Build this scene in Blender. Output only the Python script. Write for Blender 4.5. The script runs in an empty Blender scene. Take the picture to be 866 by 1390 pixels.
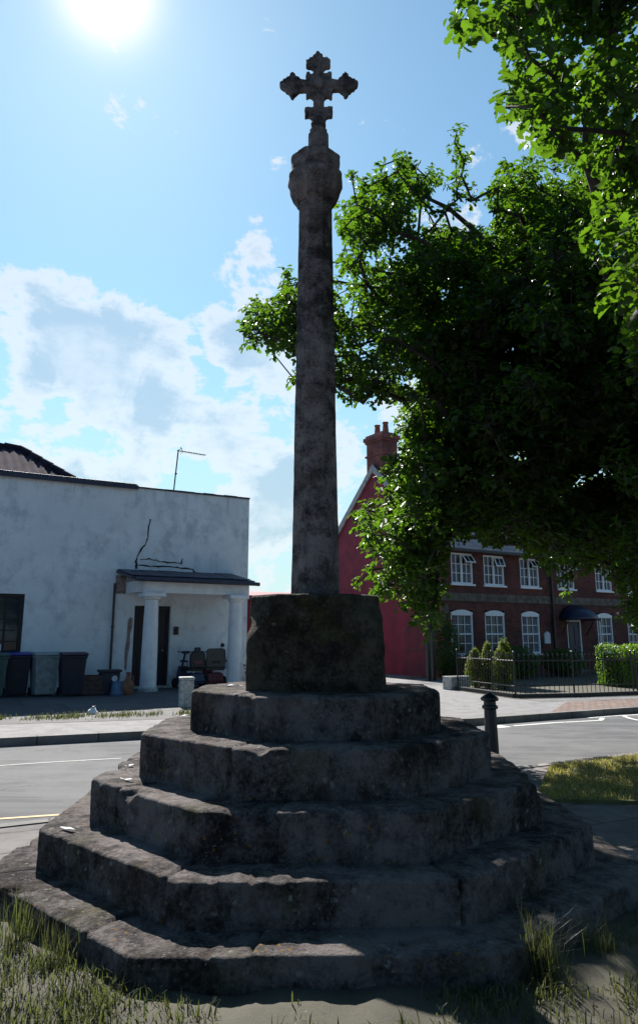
import bpy, math, random
import numpy as np
from mathutils import Vector, Matrix, noise as mn
random.seed(7); RS = np.random.RandomState(11)
S = bpy.context.scene
C = S.collection
R = math.radians

# ------------------------------------------------------------ camera, sky, sun, exposure
EYE = 1.5; F = 1000.0; CX = 430.0; CY = 650.0
PITCH = math.atan((862 - CY) / F)
cam_d = bpy.data.cameras.new('camera'); cam = bpy.data.objects.new('camera', cam_d); C.objects.link(cam)
cam.location = (0, 0, EYE); cam.rotation_euler = (math.pi/2 + PITCH, 0, 0)
cam_d.sensor_fit = 'HORIZONTAL'; cam_d.sensor_width = 24.0; cam_d.lens = 24.0*F/866
cam_d.shift_x = (433 - CX)/866; cam_d.shift_y = -(695 - CY)/866
cam_d.clip_start = 0.05; cam_d.clip_end = 2000
S.camera = cam

def ray(x, y):
    u = (x-CX)/F; v = (y-CY)/F
    return Vector((u, math.cos(PITCH)+v*math.sin(PITCH), math.sin(PITCH)-v*math.cos(PITCH)))
def onz(x, y, z=0.0):
    r = ray(x, y); k = (z-EYE)/r.z
    return Vector((r.x*k, r.y*k, z))
def atY(x, y, Y):
    r = ray(x, y); k = Y/r.y
    return Vector((r.x*k, Y, EYE+r.z*k))

SUN_EL = R(44.0); SUN_AZ = R(-18.7)      # azimuth measured from +Y towards +X
w = bpy.data.worlds.new('World'); S.world = w; w.use_nodes = True
nt = w.node_tree; nt.nodes.clear()

class NB:
    """small node builder"""
    def __init__(s, nt): s.nt = nt
    def n(s, t, **kw):
        nd = s.nt.nodes.new(t)
        for k, v in kw.items(): setattr(nd, k, v)
        return nd
    def put(s, sock, v):
        if v is None: return
        if isinstance(v, bpy.types.NodeSocket): s.nt.links.new(v, sock)
        elif isinstance(v, (tuple, list)) and sock.type == 'RGBA' and len(v) == 3: sock.default_value = (*v, 1)
        else: sock.default_value = v
    def m(s, op, a, b=None, c=None, clamp=False):
        nd = s.n('ShaderNodeMath', operation=op); nd.use_clamp = clamp
        s.put(nd.inputs[0], a); s.put(nd.inputs[1], b); s.put(nd.inputs[2], c)
        return nd.outputs[0]
    def vm(s, op, a, b=None, out=0):
        nd = s.n('ShaderNodeVectorMath', operation=op)
        s.put(nd.inputs[0], a); s.put(nd.inputs[1], b)
        return nd.outputs[out]
    def mix(s, f, a, b, mode='MIX'):
        nd = s.n('ShaderNodeMix', data_type='RGBA', blend_type=mode)
        s.put(nd.inputs[0], f); s.put(nd.inputs[6], a); s.put(nd.inputs[7], b)
        return nd.outputs[2]
    def noise(s, vec, scale, detail=4, rough=0.55, dist=0.0, out=0):
        nd = s.n('ShaderNodeTexNoise'); s.put(nd.inputs['Vector'], vec)
        nd.inputs['Scale'].default_value = scale; nd.inputs['Detail'].default_value = detail
        nd.inputs['Roughness'].default_value = rough; nd.inputs['Distortion'].default_value = dist
        return nd.outputs[out]
    def voro(s, vec, scale, feature='F1', out=0, rnd=1.0):
        nd = s.n('ShaderNodeTexVoronoi', feature=feature); s.put(nd.inputs['Vector'], vec)
        nd.inputs['Scale'].default_value = scale; nd.inputs['Randomness'].default_value = rnd
        return nd.outputs[out]
    def ramp(s, fac, stops, interp='LINEAR'):
        nd = s.n('ShaderNodeValToRGB'); s.put(nd.inputs[0], fac)
        cr = nd.color_ramp; cr.interpolation = interp
        while len(cr.elements) < len(stops): cr.elements.new(0.5)
        for e, (p, c) in zip(cr.elements, stops):
            e.position = p; e.color = (c, c, c, 1) if not isinstance(c, (tuple, list)) else (*c, 1)
        return nd.outputs[0]
    def mr(s, v, a, b, c=0.0, d=1.0, smooth=True):
        nd = s.n('ShaderNodeMapRange'); nd.interpolation_type = 'SMOOTHSTEP' if smooth else 'LINEAR'
        s.put(nd.inputs[0], v)
        for i, q in enumerate((a, b, c, d)): nd.inputs[i+1].default_value = q
        return nd.outputs[0]
    def mapping(s, vec, scale=(1, 1, 1), loc=(0, 0, 0), rot=(0, 0, 0)):
        nd = s.n('ShaderNodeMapping'); s.put(nd.inputs[0], vec)
        nd.inputs['Scale'].default_value = scale; nd.inputs['Location'].default_value = loc; nd.inputs['Rotation'].default_value = rot
        return nd.outputs[0]
    def bump(s, h, strength=0.5, dist=0.01, normal=None):
        nd = s.n('ShaderNodeBump'); s.put(nd.inputs['Height'], h)
        nd.inputs['Strength'].default_value = strength; nd.inputs['Distance'].default_value = dist
        if normal is not None: s.put(nd.inputs['Normal'], normal)
        return nd.outputs[0]

b = NB(nt)
sky = b.n('ShaderNodeTexSky', sky_type='NISHITA'); sky.sun_disc = False
sky.sun_elevation = SUN_EL; sky.sun_rotation = SUN_AZ
sky.air_density = 1.3; sky.dust_density = 0.22; sky.ozone_density = 1.6; sky.altitude = 0
tc = b.n('ShaderNodeTexCoord'); dirv = b.vm('NORMALIZE', tc.outputs['Generated'])
sep = b.n('ShaderNodeSeparateXYZ'); b.put(sep.inputs[0], dirv)
dz = b.m('ADD', b.m('MAXIMUM', sep.outputs[2], 0.0), 0.16)
comb = b.n('ShaderNodeCombineXYZ')
b.put(comb.inputs[0], b.m('DIVIDE', sep.outputs[0], dz)); b.put(comb.inputs[1], b.m('DIVIDE', sep.outputs[1], dz)); b.put(comb.inputs[2], b.m('MULTIPLY', sep.outputs[2], 2.2))
cvec = comb.outputs[0]
dvec = b.mapping(dirv, scale=(1, 1, 1.5))
blobs = [(135, 490, 100, .68), (60, 505, 75, .52), (215, 520, 85, .56), (160, 440, 50, .46), (95, 445, 40, .34), (215, 455, 40, .32), (20, 440, 45, .22), (350, 475, 85, .54), (300, 560, 120, .30), (255, 470, 40, .16),
         (100, 620, 200, .26), (350, 640, 160, .32), (375, 400, 40, .20), (48, 112, 17, .20), (350, 328, 30, .28), (385, 222, 22, .26),
         (85, 390, 22, .22), (630, 155, 26, .22), (660, 215, 40, .28), (710, 185, 24, .24), (410, 195, 14, .22), (12, 385, 24, .2), (640, 330, 110, .2), (520, 560, 150, .30),
         (500, 590, 60, .34)]
bias = None
for px, py, rr, st in blobs:
    d = ray(px, py).normalized()
    ds = b.vm('DISTANCE', dirv, tuple(d), out=1)
    q = b.m('DIVIDE', ds, rr/1050.0)
    g = b.m('MULTIPLY', b.m('EXPONENT', b.m('MULTIPLY', b.m('MULTIPLY', q, q), -1.0)), st)
    bias = g if bias is None else b.m('MAXIMUM', bias, g)
n1 = b.m('ADD', b.m('MULTIPLY', b.m('SUBTRACT', b.noise(dvec, 7.5, 10, 0.63, 0.2), 0.5), 1.7), 0.52)
n2 = b.noise(b.mapping(dirv, scale=(1, 1, 3.0), loc=(3, 1, 2)), 14.0, 6, 0.6)
front = b.mr(sep.outputs[1], 0.2, 0.7)
low = b.m('MULTIPLY', b.mr(sep.outputs[2], 0.36, 0.06), 0.26)
dens = b.m('ADD', b.m('ADD', n1, b.m('MULTIPLY', n2, 0.26)), b.m('ADD', bias, low))
dens = b.m('SUBTRACT', dens, b.m('MULTIPLY', b.m('SUBTRACT', 1.0, front), 0.12))
cl = b.mr(dens, 0.87, 0.97)
core = b.m('MULTIPLY', b.mr(dens, 1.00, 1.24), b.mr(b.noise(dvec, 9.0, 6, 0.6), 0.30, 0.52, 0.25, 1.0))
ccol = b.mix(core, (7.7, 7.9, 8.2), (4.1, 5.2, 6.3))
skyc = b.mix(1.0, sky.outputs[0], (0.92, 1.18, 1.17), 'MULTIPLY')
skyc = b.mix(b.m('MULTIPLY', b.mr(sep.outputs[2], 0.42, 0.02), 0.75), skyc, (4.7, 6.3, 7.3))
cfac = b.m('MULTIPLY', b.m('MULTIPLY', cl, 0.9), b.mr(sep.outputs[1], 0.0, 0.45, 0.35, 0.7))
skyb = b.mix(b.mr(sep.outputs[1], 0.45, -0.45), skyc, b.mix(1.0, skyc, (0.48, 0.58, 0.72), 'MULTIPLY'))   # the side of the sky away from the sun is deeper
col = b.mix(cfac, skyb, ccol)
sd_ = (math.sin(SUN_AZ)*math.cos(SUN_EL), math.cos(SUN_AZ)*math.cos(SUN_EL), math.sin(SUN_EL))
au = b.m('DIVIDE', b.vm('DISTANCE', dirv, sd_, out=1), 0.045); au = b.m('MULTIPLY', b.m('EXPONENT', b.m('MULTIPLY', b.m('MULTIPLY', au, au), -1.0)), 1.0)
col = b.mix(au, col, (14.0, 12.6, 11.8))      # bright aureole just round the sun
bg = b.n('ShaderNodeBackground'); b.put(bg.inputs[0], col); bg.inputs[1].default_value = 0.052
wo = b.n('ShaderNodeOutputWorld'); nt.links.new(bg.outputs[0], wo.inputs[0])

sd = bpy.data.lights.new('sun', 'SUN'); so = bpy.data.objects.new('sun', sd); C.objects.link(so)
sd.energy = 5.0; sd.angle = R(0.53); sd.color = (1.0, 0.95, 0.88)
sdir = Vector((math.sin(SUN_AZ)*math.cos(SUN_EL), math.cos(SUN_AZ)*math.cos(SUN_EL), math.sin(SUN_EL)))
so.rotation_euler = sdir.to_track_quat('Z', 'Y').to_euler(); so.location = sdir*60
S.view_settings.view_transform = 'Standard'; S.view_settings.look = 'None'
S.view_settings.exposure = 1.2; S.view_settings.gamma = 1; S.view_settings.use_curve_mapping = False
S.render.engine = 'CYCLES'
S.cycles.max_bounces = 6; S.cycles.transparent_max_bounces = 4; S.cycles.diffuse_bounces = 3; S.cycles.glossy_bounces = 2; S.cycles.transmission_bounces = 4

# ------------------------------------------------------------ materials
MATS = {}
def mat(name, fn):
    m = bpy.data.materials.new(name); m.use_nodes = True
    t = m.node_tree; bs = t.nodes['Principled BSDF']
    bb = NB(t); tc = bb.n('ShaderNodeTexCoord')
    fn(bb, bs, tc.outputs['Object'])
    MATS[name] = m; return m
def plain(name, col, rough=0.6, metal=0.0, var=0.25, scale=8.0, bump=0.15, spec=0.5):
    def f(b, bs, P):
        nz = b.noise(P, scale, 5, 0.6)
        b.put(bs.inputs['Base Color'], b.mix(b.mr(nz, 0.3, 0.7), tuple(c*(1-var) for c in col), tuple(min(1, c*(1+var)) for c in col)))
        bs.inputs['Roughness'].default_value = rough; bs.inputs['Metallic'].default_value = metal
        bs.inputs['Specular IOR Level'].default_value = spec
        if bump: b.put(bs.inputs['Normal'], b.bump(b.noise(P, scale*6, 4, 0.6), bump, 0.005))
    return mat(name, f)

def stone(name, dark, light, moss=0.5, lich=0.5, band=0.0, bs_=0.9):
    def f(b, bs, P):
        nl = b.noise(P, 1.7, 6, 0.6); nm = b.noise(P, 9.0, 8, 0.7); nf = b.noise(P, 55.0, 5, 0.7)
        t = b.m('ADD', b.m('MULTIPLY', nl, 0.45), b.m('ADD', b.m('MULTIPLY', nm, 0.45), b.m('MULTIPLY', nf, 0.25)))
        c = b.mix(b.mr(t, 0.47, 0.68), dark, light)
        # brown / rusty stains
        c = b.mix(b.m('MULTIPLY', b.mr(b.noise(b.mapping(P, loc=(5, 3, 1)), 3.2, 6, 0.65), 0.52, 0.68), 0.45), c, (0.070, 0.047, 0.033))
        c = b.mix(b.m('MULTIPLY', b.mr(b.noise(b.mapping(P, loc=(9, 1, 4)), 2.1, 6, 0.7), 0.53, 0.66), moss), c, (0.045, 0.048, 0.012))
        # black algae
        c = b.mix(b.m('MULTIPLY', b.mr(b.noise(b.mapping(P, loc=(2, 7, 4), scale=(1, 1, .5)), 4.5, 7, 0.7), 0.52, 0.66), 0.6), c, (0.018, 0.016, 0.018))
        # lichen spots
        wv = b.vm('ADD', P, b.vm('MULTIPLY', b.noise(P, 26, 3, 0.6, out=1), (0.03, 0.03, 0.03)))
        v1 = b.voro(wv, 13.0); v2 = b.voro(wv, 34.0)
        msk = b.mr(b.noise(b.mapping(P, loc=(1, 8, 2)), 2.6, 4, 0.6), 0.45, 0.56)
        s1 = b.m('MULTIPLY', b.m('MULTIPLY', b.mr(v1, 0.26, 0.10), b.mr(b.noise(P, 40, 3, .7), .42, .56)), msk); s2 = b.m('MULTIPLY', b.mr(v2, 0.22, 0.10), b.mr(b.noise(P, 6, 3), 0.5, 0.6))
        c = b.mix(b.m('MULTIPLY', b.m('MAXIMUM', s1, b.m('MULTIPLY', s2, 0.7)), lich), c, (0.20, 0.195, 0.17))
        v3 = b.voro(b.mapping(wv, loc=(4, 4, 4)), 18.0)
        s3 = b.m('MULTIPLY', b.mr(v3, 0.18, 0.09), b.mr(b.noise(b.mapping(P, loc=(6, 2, 2)), 3.0, 3), 0.50, 0.60))
        c = b.mix(b.m('MULTIPLY', s3, lich), c, (0.20, 0.10, 0.02))
        b.put(bs.inputs['Base Color'], c)
        bs.inputs['Roughness'].default_value = 0.92; bs.inputs['Specular IOR Level'].default_value = 0.12
        h = b.m('ADD', b.m('MULTIPLY', b.noise(P, 22, 8, 0.75), 1.0), b.m('MULTIPLY', b.noise(P, 90, 4, 0.7), 0.4))
        if band:
            wvt = b.noise(b.mapping(P, scale=(1.3, 1.3, 15), rot=(0.12, 0.05, 0)), 2.2, 6, 0.7, 0.4)
            h = b.m('ADD', h, b.m('MULTIPLY', wvt, band))
        pit = b.voro(P, 70.0); h = b.m('SUBTRACT', h, b.m('MULTIPLY', b.mr(pit, 0.25, 0.05), 0.35))
        b.put(bs.inputs['Normal'], b.bump(h, bs_, 0.022))
    return mat(name, f)
M_step = stone('weathered_step_stone', (0.012, 0.010, 0.010), (0.150, 0.131, 0.127), 0.35, 1.0)
M_plinth = stone('weathered_plinth_stone', (0.014, 0.012, 0.008), (0.10, 0.085, 0.062), 0.55, 0.5, band=1.6)
M_shaft = stone('weathered_shaft_stone', (0.026, 0.022, 0.023), (0.235, 0.202, 0.195), 0.25, 0.9)

def m_asphalt(b, bs, P):
    sp = b.voro(P, 160.0); nf = b.noise(P, 300, 3, 0.6); nl = b.noise(P, 0.5, 6, 0.65)
    t = b.m('ADD', b.m('MULTIPLY', nf, 0.5), b.m('MULTIPLY', sp, 0.6))
    c = b.mix(b.mr(t, 0.3, 0.75), (0.062, 0.064, 0.070), (0.155, 0.155, 0.16))
    c = b.mix(b.m('MULTIPLY', b.mr(nl, 0.42, 0.56), 0.6), c, (0.05, 0.052, 0.06))
    st = b.noise(b.mapping(P, scale=(0.25, 3.2, 1), rot=(0, 0, R(-28))), 1.0, 5, 0.6)
    c = b.mix(b.m('MULTIPLY', b.mr(st, 0.46, 0.58), 0.5), c, (0.135, 0.135, 0.135))
    wv = b.vm('ADD', P, b.vm('MULTIPLY', b.noise(P, 2.5, 4, 0.6, out=1), (0.5, 0.5, 0.5)))
    cr = b.mr(b.voro(wv, 0.65, 'DISTANCE_TO_EDGE'), 0.012, 0.002)
    c = b.mix(b.m('MULTIPLY', b.m('MULTIPLY', cr, b.mr(b.noise(P, 0.45, 2), 0.52, 0.62)), 0.6), c, (0.03, 0.03, 0.032))
    b.put(bs.inputs['Base Color'], c); bs.inputs['Roughness'].default_value = 0.9; bs.inputs['Specular IOR Level'].default_value = 0.2
    b.put(bs.inputs['Normal'], b.bump(b.m('ADD', nf, b.m('MULTIPLY', sp, 0.6)), 0.5, 0.006))
M_road = mat('asphalt', m_asphalt)
def m_pave(c1, c2, slab=None):
    def f(b, bs, P):
        nf = b.noise(P, 160, 4, 0.7); nm = b.noise(P, 3.0, 7, 0.68)
        c = b.mix(b.mr(b.m('ADD', b.m('MULTIPLY', nf, 0.4), b.m('MULTIPLY', nm, 0.6)), 0.35, 0.62), c1, c2)
        h = nf
        if slab:
            bt = b.n('ShaderNodeTexBrick'); b.put(bt.inputs['Vector'], b.vm('ADD', b.mapping(P, rot=(0, 0, R(-26))), b.vm('MULTIPLY', b.noise(P, 2.2, 3, out=1), (0.06, 0.06, 0))))
            bt.inputs['Scale'].default_value = 1; bt.inputs['Brick Width'].default_value = slab[0]; bt.inputs['Row Height'].default_value = slab[1]
            bt.inputs['Mortar Size'].default_value = 0.012; bt.inputs['Mortar Smooth'].default_value = 0.3
            bt.inputs['Color1'].default_value = (.75, .75, .75, 1); bt.inputs['Color2'].default_value = (1.15, 1.12, 1.1, 1); bt.inputs['Mortar'].default_value = (.25, .27, .18, 1)
            c = b.mix(1.0, c, bt.outputs[0], 'MULTIPLY'); h = b.m('SUBTRACT', nf, b.m('MULTIPLY', bt.outputs[1], 2.0))
        b.put(bs.inputs['Base Color'], c); bs.inputs['Roughness'].default_value = 0.88
        b.put(bs.inputs['Normal'], b.bump(h, 0.5, 0.01))
    return f
M_pave = mat('tarmac_pavement', m_pave((0.085, 0.084, 0.09), (0.18, 0.175, 0.178)))
M_fore = mat('forecourt_concrete', m_pave((0.045, 0.045, 0.05), (0.10, 0.098, 0.10), (1.6, 1.6)))  # tone lowered to stand in for the building shadow missing on the forecourt
M_flag = mat('flagstones', m_pave((0.055, 0.048, 0.05), (0.15, 0.135, 0.135), (0.9, 0.6)))
M_redpave = mat('red_block_paving', m_pave((0.11, 0.065, 0.055), (0.19, 0.13, 0.11), (0.2, 0.1)))
M_ground = mat('bare_ground', m_pave((0.03, 0.028, 0.018), (0.06, 0.055, 0.035)))
M_soil = mat('dry_grass_soil', m_pave((0.05, 0.055, 0.018), (0.12, 0.12, 0.04)))
M_kerb = mat('kerb_stone', m_pave((0.09, 0.085, 0.085), (0.17, 0.165, 0.16), (0.9, 5.0)))
def m_paint(col, thr=0.56):
    def f(b, bs, P):
        n = b.mr(b.noise(P, 60, 6, 0.75), thr, thr-0.12)
        b.put(bs.inputs['Base Color'], b.mix(n, (0.13, 0.13, 0.13), col)); bs.inputs['Roughness'].default_value = 0.7
    return f
M_white_line = mat('worn_white_line', m_paint((0.62, 0.62, 0.60), 0.60))
M_faint_line = mat('faded_white_line', m_paint((0.30, 0.30, 0.30), 0.52))
M_yellow_line = mat('worn_yellow_line', m_paint((0.48, 0.26, 0.06), 0.64))

def m_render(b, bs, P):
    nl = b.noise(P, 0.55, 8, 0.68); nm = b.noise(b.mapping(P, scale=(1, 1, 0.8)), 2.0, 8, 0.72)
    c = b.mix(b.mr(nl, 0.35, 0.65), (0.70, 0.74, 0.76), (0.84, 0.87, 0.88))
    c = b.mix(b.m('MULTIPLY', b.mr(b.m('ADD', b.m('MULTIPLY', nl, .5), b.m('MULTIPLY', nm, .5)), 0.47, 0.62), 0.7), c, (0.36, 0.42, 0.46))
    streak = b.noise(b.mapping(P, scale=(4, 4, 0.5), loc=(2, 2, 1)), 1.0, 6, 0.65)
    c = b.mix(b.m('MULTIPLY', b.mr(streak, 0.55, 0.80), 0.2), c, (0.28, 0.30, 0.31))
    sz = b.n('ShaderNodeSeparateXYZ'); b.put(sz.inputs[0], P)
    run = b.noise(b.mapping(P, scale=(5, 5, 0.4), loc=(1, 5, 0)), 1.0, 5, 0.6)
    c = b.mix(b.m('MULTIPLY', b.m('MULTIPLY', b.mr(run, 0.50, 0.72), b.mr(sz.outputs[2], 4.9, 5.8)), 0.45), c, (0.20, 0.22, 0.23))
    c = b.mix(b.m('MULTIPLY', b.m('MULTIPLY', b.mr(b.noise(P, 3.0, 6, .7), 0.40, 0.62), b.mr(sz.outputs[2], 0.7, 0.0)), 0.7), c, (0.16, 0.17, 0.15))
    blot = b.noise(b.mapping(P, loc=(3, 3, 3)), 7.0, 6, 0.8)
    c = b.mix(b.m('MULTIPLY', b.mr(blot, 0.60, 0.70), 0.45), c, (0.12, 0.13, 0.14))
    bt = b.n('ShaderNodeTexBrick'); b.put(bt.inputs['Vector'], b.mapping(P, rot=(R(90), 0, 0)))
    bt.inputs['Scale'].default_value = 1; bt.inputs['Brick Width'].default_value = 0.23; bt.inputs['Row Height'].default_value = 0.078
    bt.inputs['Mortar Size'].default_value = 0.006; bt.inputs['Mortar Smooth'].default_value = 0.6
    b.put(bs.inputs['Base Color'], c); bs.inputs['Roughness'].default_value = 0.85
    h = b.m('SUBTRACT', b.m('MULTIPLY', b.noise(P, 14, 6, 0.7), 0.8), b.m('MULTIPLY', bt.outputs[1], 0.5))
    b.put(bs.inputs['Normal'], b.bump(h, 0.45, 0.012))
M_render = mat('stained_white_render', m_render)
M_white = plain('white_paint', (0.76, 0.77, 0.78), 0.45, var=0.08, scale=5)
M_winwhite = plain('white_window_paint', (0.80, 0.80, 0.80), 0.4, var=0.04, scale=5, bump=0)
M_lead = plain('dark_lead_flashing', (0.035, 0.036, 0.06), 0.55, var=0.3)
M_black = plain('black_paint', (0.012, 0.012, 0.014), 0.4, var=0.3)
M_blackiron = plain('black_cast_iron', (0.010, 0.010, 0.012), 0.38, var=0.3, scale=20, bump=0.3)
M_darkwood = plain('dark_door', (0.008, 0.007, 0.014), 0.5)
M_crack = plain('crack_shadow', (0.02, 0.02, 0.022), 0.95, bump=0)
M_patch = plain('exposed_brick_patch', (0.26, 0.20, 0.18), 0.95, var=0.5, scale=12, bump=0.6)
M_binblue = plain('blue_bin_lid', (0.02, 0.03, 0.22), 0.45)
M_bindark = plain('dark_bin_plastic', (0.012, 0.014, 0.03), 0.5)
M_bingrey = plain('grey_bin_plastic', (0.22, 0.26, 0.27), 0.5)
M_bingreen = plain('green_bin_plastic', (0.04, 0.09, 0.08), 0.5)
M_binpurple = plain('burgundy_bin_lid', (0.03, 0.012, 0.03), 0.5)
M_brickbox = plain('brown_trough', (0.07, 0.045, 0.04), 0.85, var=0.4)
M_bucket = plain('blue_bucket', (0.06, 0.13, 0.22), 0.5)
M_clay = plain('terracotta', (0.20, 0.09, 0.05), 0.85)
M_vinyl = plain('black_vinyl', (0.014, 0.014, 0.018), 0.5, var=0.2)
M_vinylgrey = plain('grey_brown_vinyl', (0.075, 0.07, 0.062), 0.55, var=0.2)
M_rubber = plain('rubber', (0.012, 0.012, 0.012), 0.8)
M_redplastic = plain('red_plastic', (0.14, 0.02, 0.03), 0.4)
M_bluebody = plain('dark_blue_plastic', (0.02, 0.03, 0.07), 0.35)
M_metal = plain('grey_metal', (0.35, 0.35, 0.36), 0.35, metal=0.8)
M_conc = plain('pale_concrete', (0.42, 0.42, 0.40), 0.9, var=0.35, scale=14, bump=0.6)
M_litter = plain('white_plastic_bag', (0.75, 0.75, 0.78), 0.5, var=0.1)
M_paper = plain('white_paper', (0.45, 0.46, 0.5), 0.8, var=0.05)
M_redwall = plain('dark_red_painted_render', (0.19, 0.013, 0.032), 0.75, var=0.25, scale=2.0, bump=0.4)
M_verge = plain('pale_verge_board', (0.32, 0.32, 0.31), 0.7)
M_band = plain('sandstone_band', (0.13, 0.105, 0.085), 0.9, var=0.4, scale=4, bump=0.6)
M_canopy = plain('dark_blue_canopy', (0.008, 0.010, 0.035), 0.4)
M_sign = plain('pale_noticeboard', (0.55, 0.58, 0.60), 0.5, var=0.05)
M_flower = plain('purple_petal', (0.25, 0.05, 0.35), 0.7, bump=0)
M_rose = plain('pink_petal', (0.35, 0.02, 0.07), 0.7, bump=0)
M_curtain = plain('net_curtain', (0.14, 0.15, 0.17), 0.9)
M_pot = plain('chimney_pot_clay', (0.22, 0.08, 0.05), 0.85)
def m_glass(b, bs, P):
    n = b.noise(P, 1.3, 3, 0.5)
    b.put(bs.inputs['Base Color'], b.mix(b.mr(n, 0.40, 0.65), (0.008, 0.010, 0.016), (0.030, 0.036, 0.050)))
    bs.inputs['Roughness'].default_value = 0.06; bs.inputs['Specular IOR Level'].default_value = 0.6
    b.put(bs.inputs['Normal'], b.bump(b.noise(P, 2.5, 2), 0.05, 0.02))
M_glass = mat('window_glass', m_glass)
def m_brick(c1, c2, mortar):
    def f(b, bs, P):
        s_ = b.n('ShaderNodeSeparateXYZ'); b.put(s_.inputs[0], P)
        cb = b.n('ShaderNodeCombineXYZ'); b.put(cb.inputs[0], b.m('ADD', s_.outputs[0], s_.outputs[1])); b.put(cb.inputs[1], s_.outputs[2])
        bt = b.n('ShaderNodeTexBrick'); b.put(bt.inputs['Vector'], cb.outputs[0])
        bt.inputs['Scale'].default_value = 1; bt.inputs['Brick Width'].default_value = 0.225; bt.inputs['Row Height'].default_value = 0.075
        bt.inputs['Mortar Size'].default_value = 0.008; bt.inputs['Mortar Smooth'].default_value = 0.2; bt.inputs['Bias'].default_value = -0.1
        b.put(bt.inputs['Color1'], c1); b.put(bt.inputs['Color2'], c2); b.put(bt.inputs['Mortar'], mortar)
        n = b.mr(b.noise(P, 1.1, 6, 0.65), 0.3, 0.7, 0.6, 1.3)
        vm = b.n('ShaderNodeMix', data_type='RGBA', blend_type='MULTIPLY'); vm.inputs[0].default_value = 1
        b.put(vm.inputs[6], bt.outputs[0]); b.put(vm.inputs[7], n)
        b.put(bs.inputs['Base Color'], vm.outputs[2]); bs.inputs['Roughness'].default_value = 0.9
        b.put(bs.inputs['Normal'], b.bump(b.m('SUBTRACT', b.noise(P, 60, 3), b.m('MULTIPLY', bt.outputs[1], 1.2)), 0.6, 0.012))
    return f
M_brick = mat('old_red_brick', m_brick((0.15, 0.036, 0.024), (0.075, 0.022, 0.017), (0.075, 0.055, 0.05)))
M_chimbrick = mat('chimney_brick', m_brick((0.24, 0.06, 0.05), (0.15, 0.035, 0.03), (0.16, 0.13, 0.12)))
def m_slate(c1, c2, bw, rh):
    def f(b, bs, P):
        s_ = b.n('ShaderNodeSeparateXYZ'); b.put(s_.inputs[0], P)
        cb = b.n('ShaderNodeCombineXYZ'); b.put(cb.inputs[0], s_.outputs[0]); b.put(cb.inputs[1], b.m('MULTIPLY', s_.outputs[2], 1.35))
        bt = b.n('ShaderNodeTexBrick'); b.put(bt.inputs['Vector'], cb.outputs[0]); bt.inputs['Scale'].default_value = 1
        bt.inputs['Brick Width'].default_value = bw; bt.inputs['Row Height'].default_value = rh; bt.inputs['Mortar Size'].default_value = 0.008
        b.put(bt.inputs['Color1'], c1); b.put(bt.inputs['Color2'], c2); b.put(bt.inputs['Mortar'], (0.02, 0.02, 0.025))
        b.put(bs.inputs['Base Color'], bt.outputs[0]); bs.inputs['Roughness'].default_value = 0.55
        b.put(bs.inputs['Normal'], b.bump(b.m('SUBTRACT', b.noise(P, 20, 3), bt.outputs[1]), 0.5, 0.02))
    return f
M_slate = mat('blue_slate', m_slate((0.055, 0.065, 0.10), (0.09, 0.10, 0.14), 0.3, 0.22))
M_tile = plain('dark_pantile', (0.040, 0.033, 0.048), 0.95, var=0.4, scale=3, spec=0.05)

def leafmat(name, c_dark, c_light, tr):
    m = bpy.data.materials.new(name); m.use_nodes = True; t = m.node_tree; t.nodes.clear(); b = NB(t)
    tcn = b.n('ShaderNodeTexCoord'); P = tcn.outputs['Object']
    geo = b.n('ShaderNodeNewGeometry')
    rnd = geo.outputs['Random Per Island']
    n = b.m('ADD', b.m('MULTIPLY', b.noise(P, 0.9, 3), 0.5), b.m('MULTIPLY', rnd, 0.5))
    f = b.mr(n, 0.3, 0.7)
    col = b.mix(f, c_dark, c_light)
    trc = b.mix(f, tuple(x*0.75 for x in tr), tr)
    d = b.n('ShaderNodeBsdfPrincipled'); b.put(d.inputs['Base Color'], col); d.inputs['Roughness'].default_value = 0.42; d.inputs['Specular IOR Level'].default_value = 0.4
    tl = b.n('ShaderNodeBsdfTranslucent'); b.put(tl.inputs[0], trc)
    mx = b.n('ShaderNodeMixShader'); mx.inputs[0].default_value = 0.5
    t.links.new(d.outputs[0], mx.inputs[1]); t.links.new(tl.outputs[0], mx.inputs[2])
    o = b.n('ShaderNodeOutputMaterial'); t.links.new(mx.outputs[0], o.inputs[0]); MATS[name] = m; return m
M_leaf = leafmat('oak_leaf', (0.012, 0.028, 0.007), (0.032, 0.062, 0.012), (0.115, 0.245, 0.010))
M_shrub = leafmat('shrub_leaf', (0.02, 0.045, 0.012), (0.05, 0.09, 0.02), (0.12, 0.25, 0.02))
M_conifer = leafmat('golden_conifer_leaf', (0.035, 0.06, 0.010), (0.08, 0.11, 0.016), (0.20, 0.27, 0.02))
M_hedge = leafmat('bright_hedge_leaf', (0.05, 0.11, 0.012), (0.10, 0.18, 0.02), (0.25, 0.45, 0.03))
M_grass = leafmat('grass_blade', (0.16, 0.15, 0.04), (0.34, 0.29, 0.11), (0.42, 0.38, 0.08))
M_drygrass = leafmat('dry_grass_blade', (0.035, 0.045, 0.014), (0.10, 0.10, 0.045), (0.10, 0.12, 0.03))
M_bark = plain('oak_bark', (0.045, 0.038, 0.030), 0.95, var=0.5, scale=9, bump=0.9)

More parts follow.
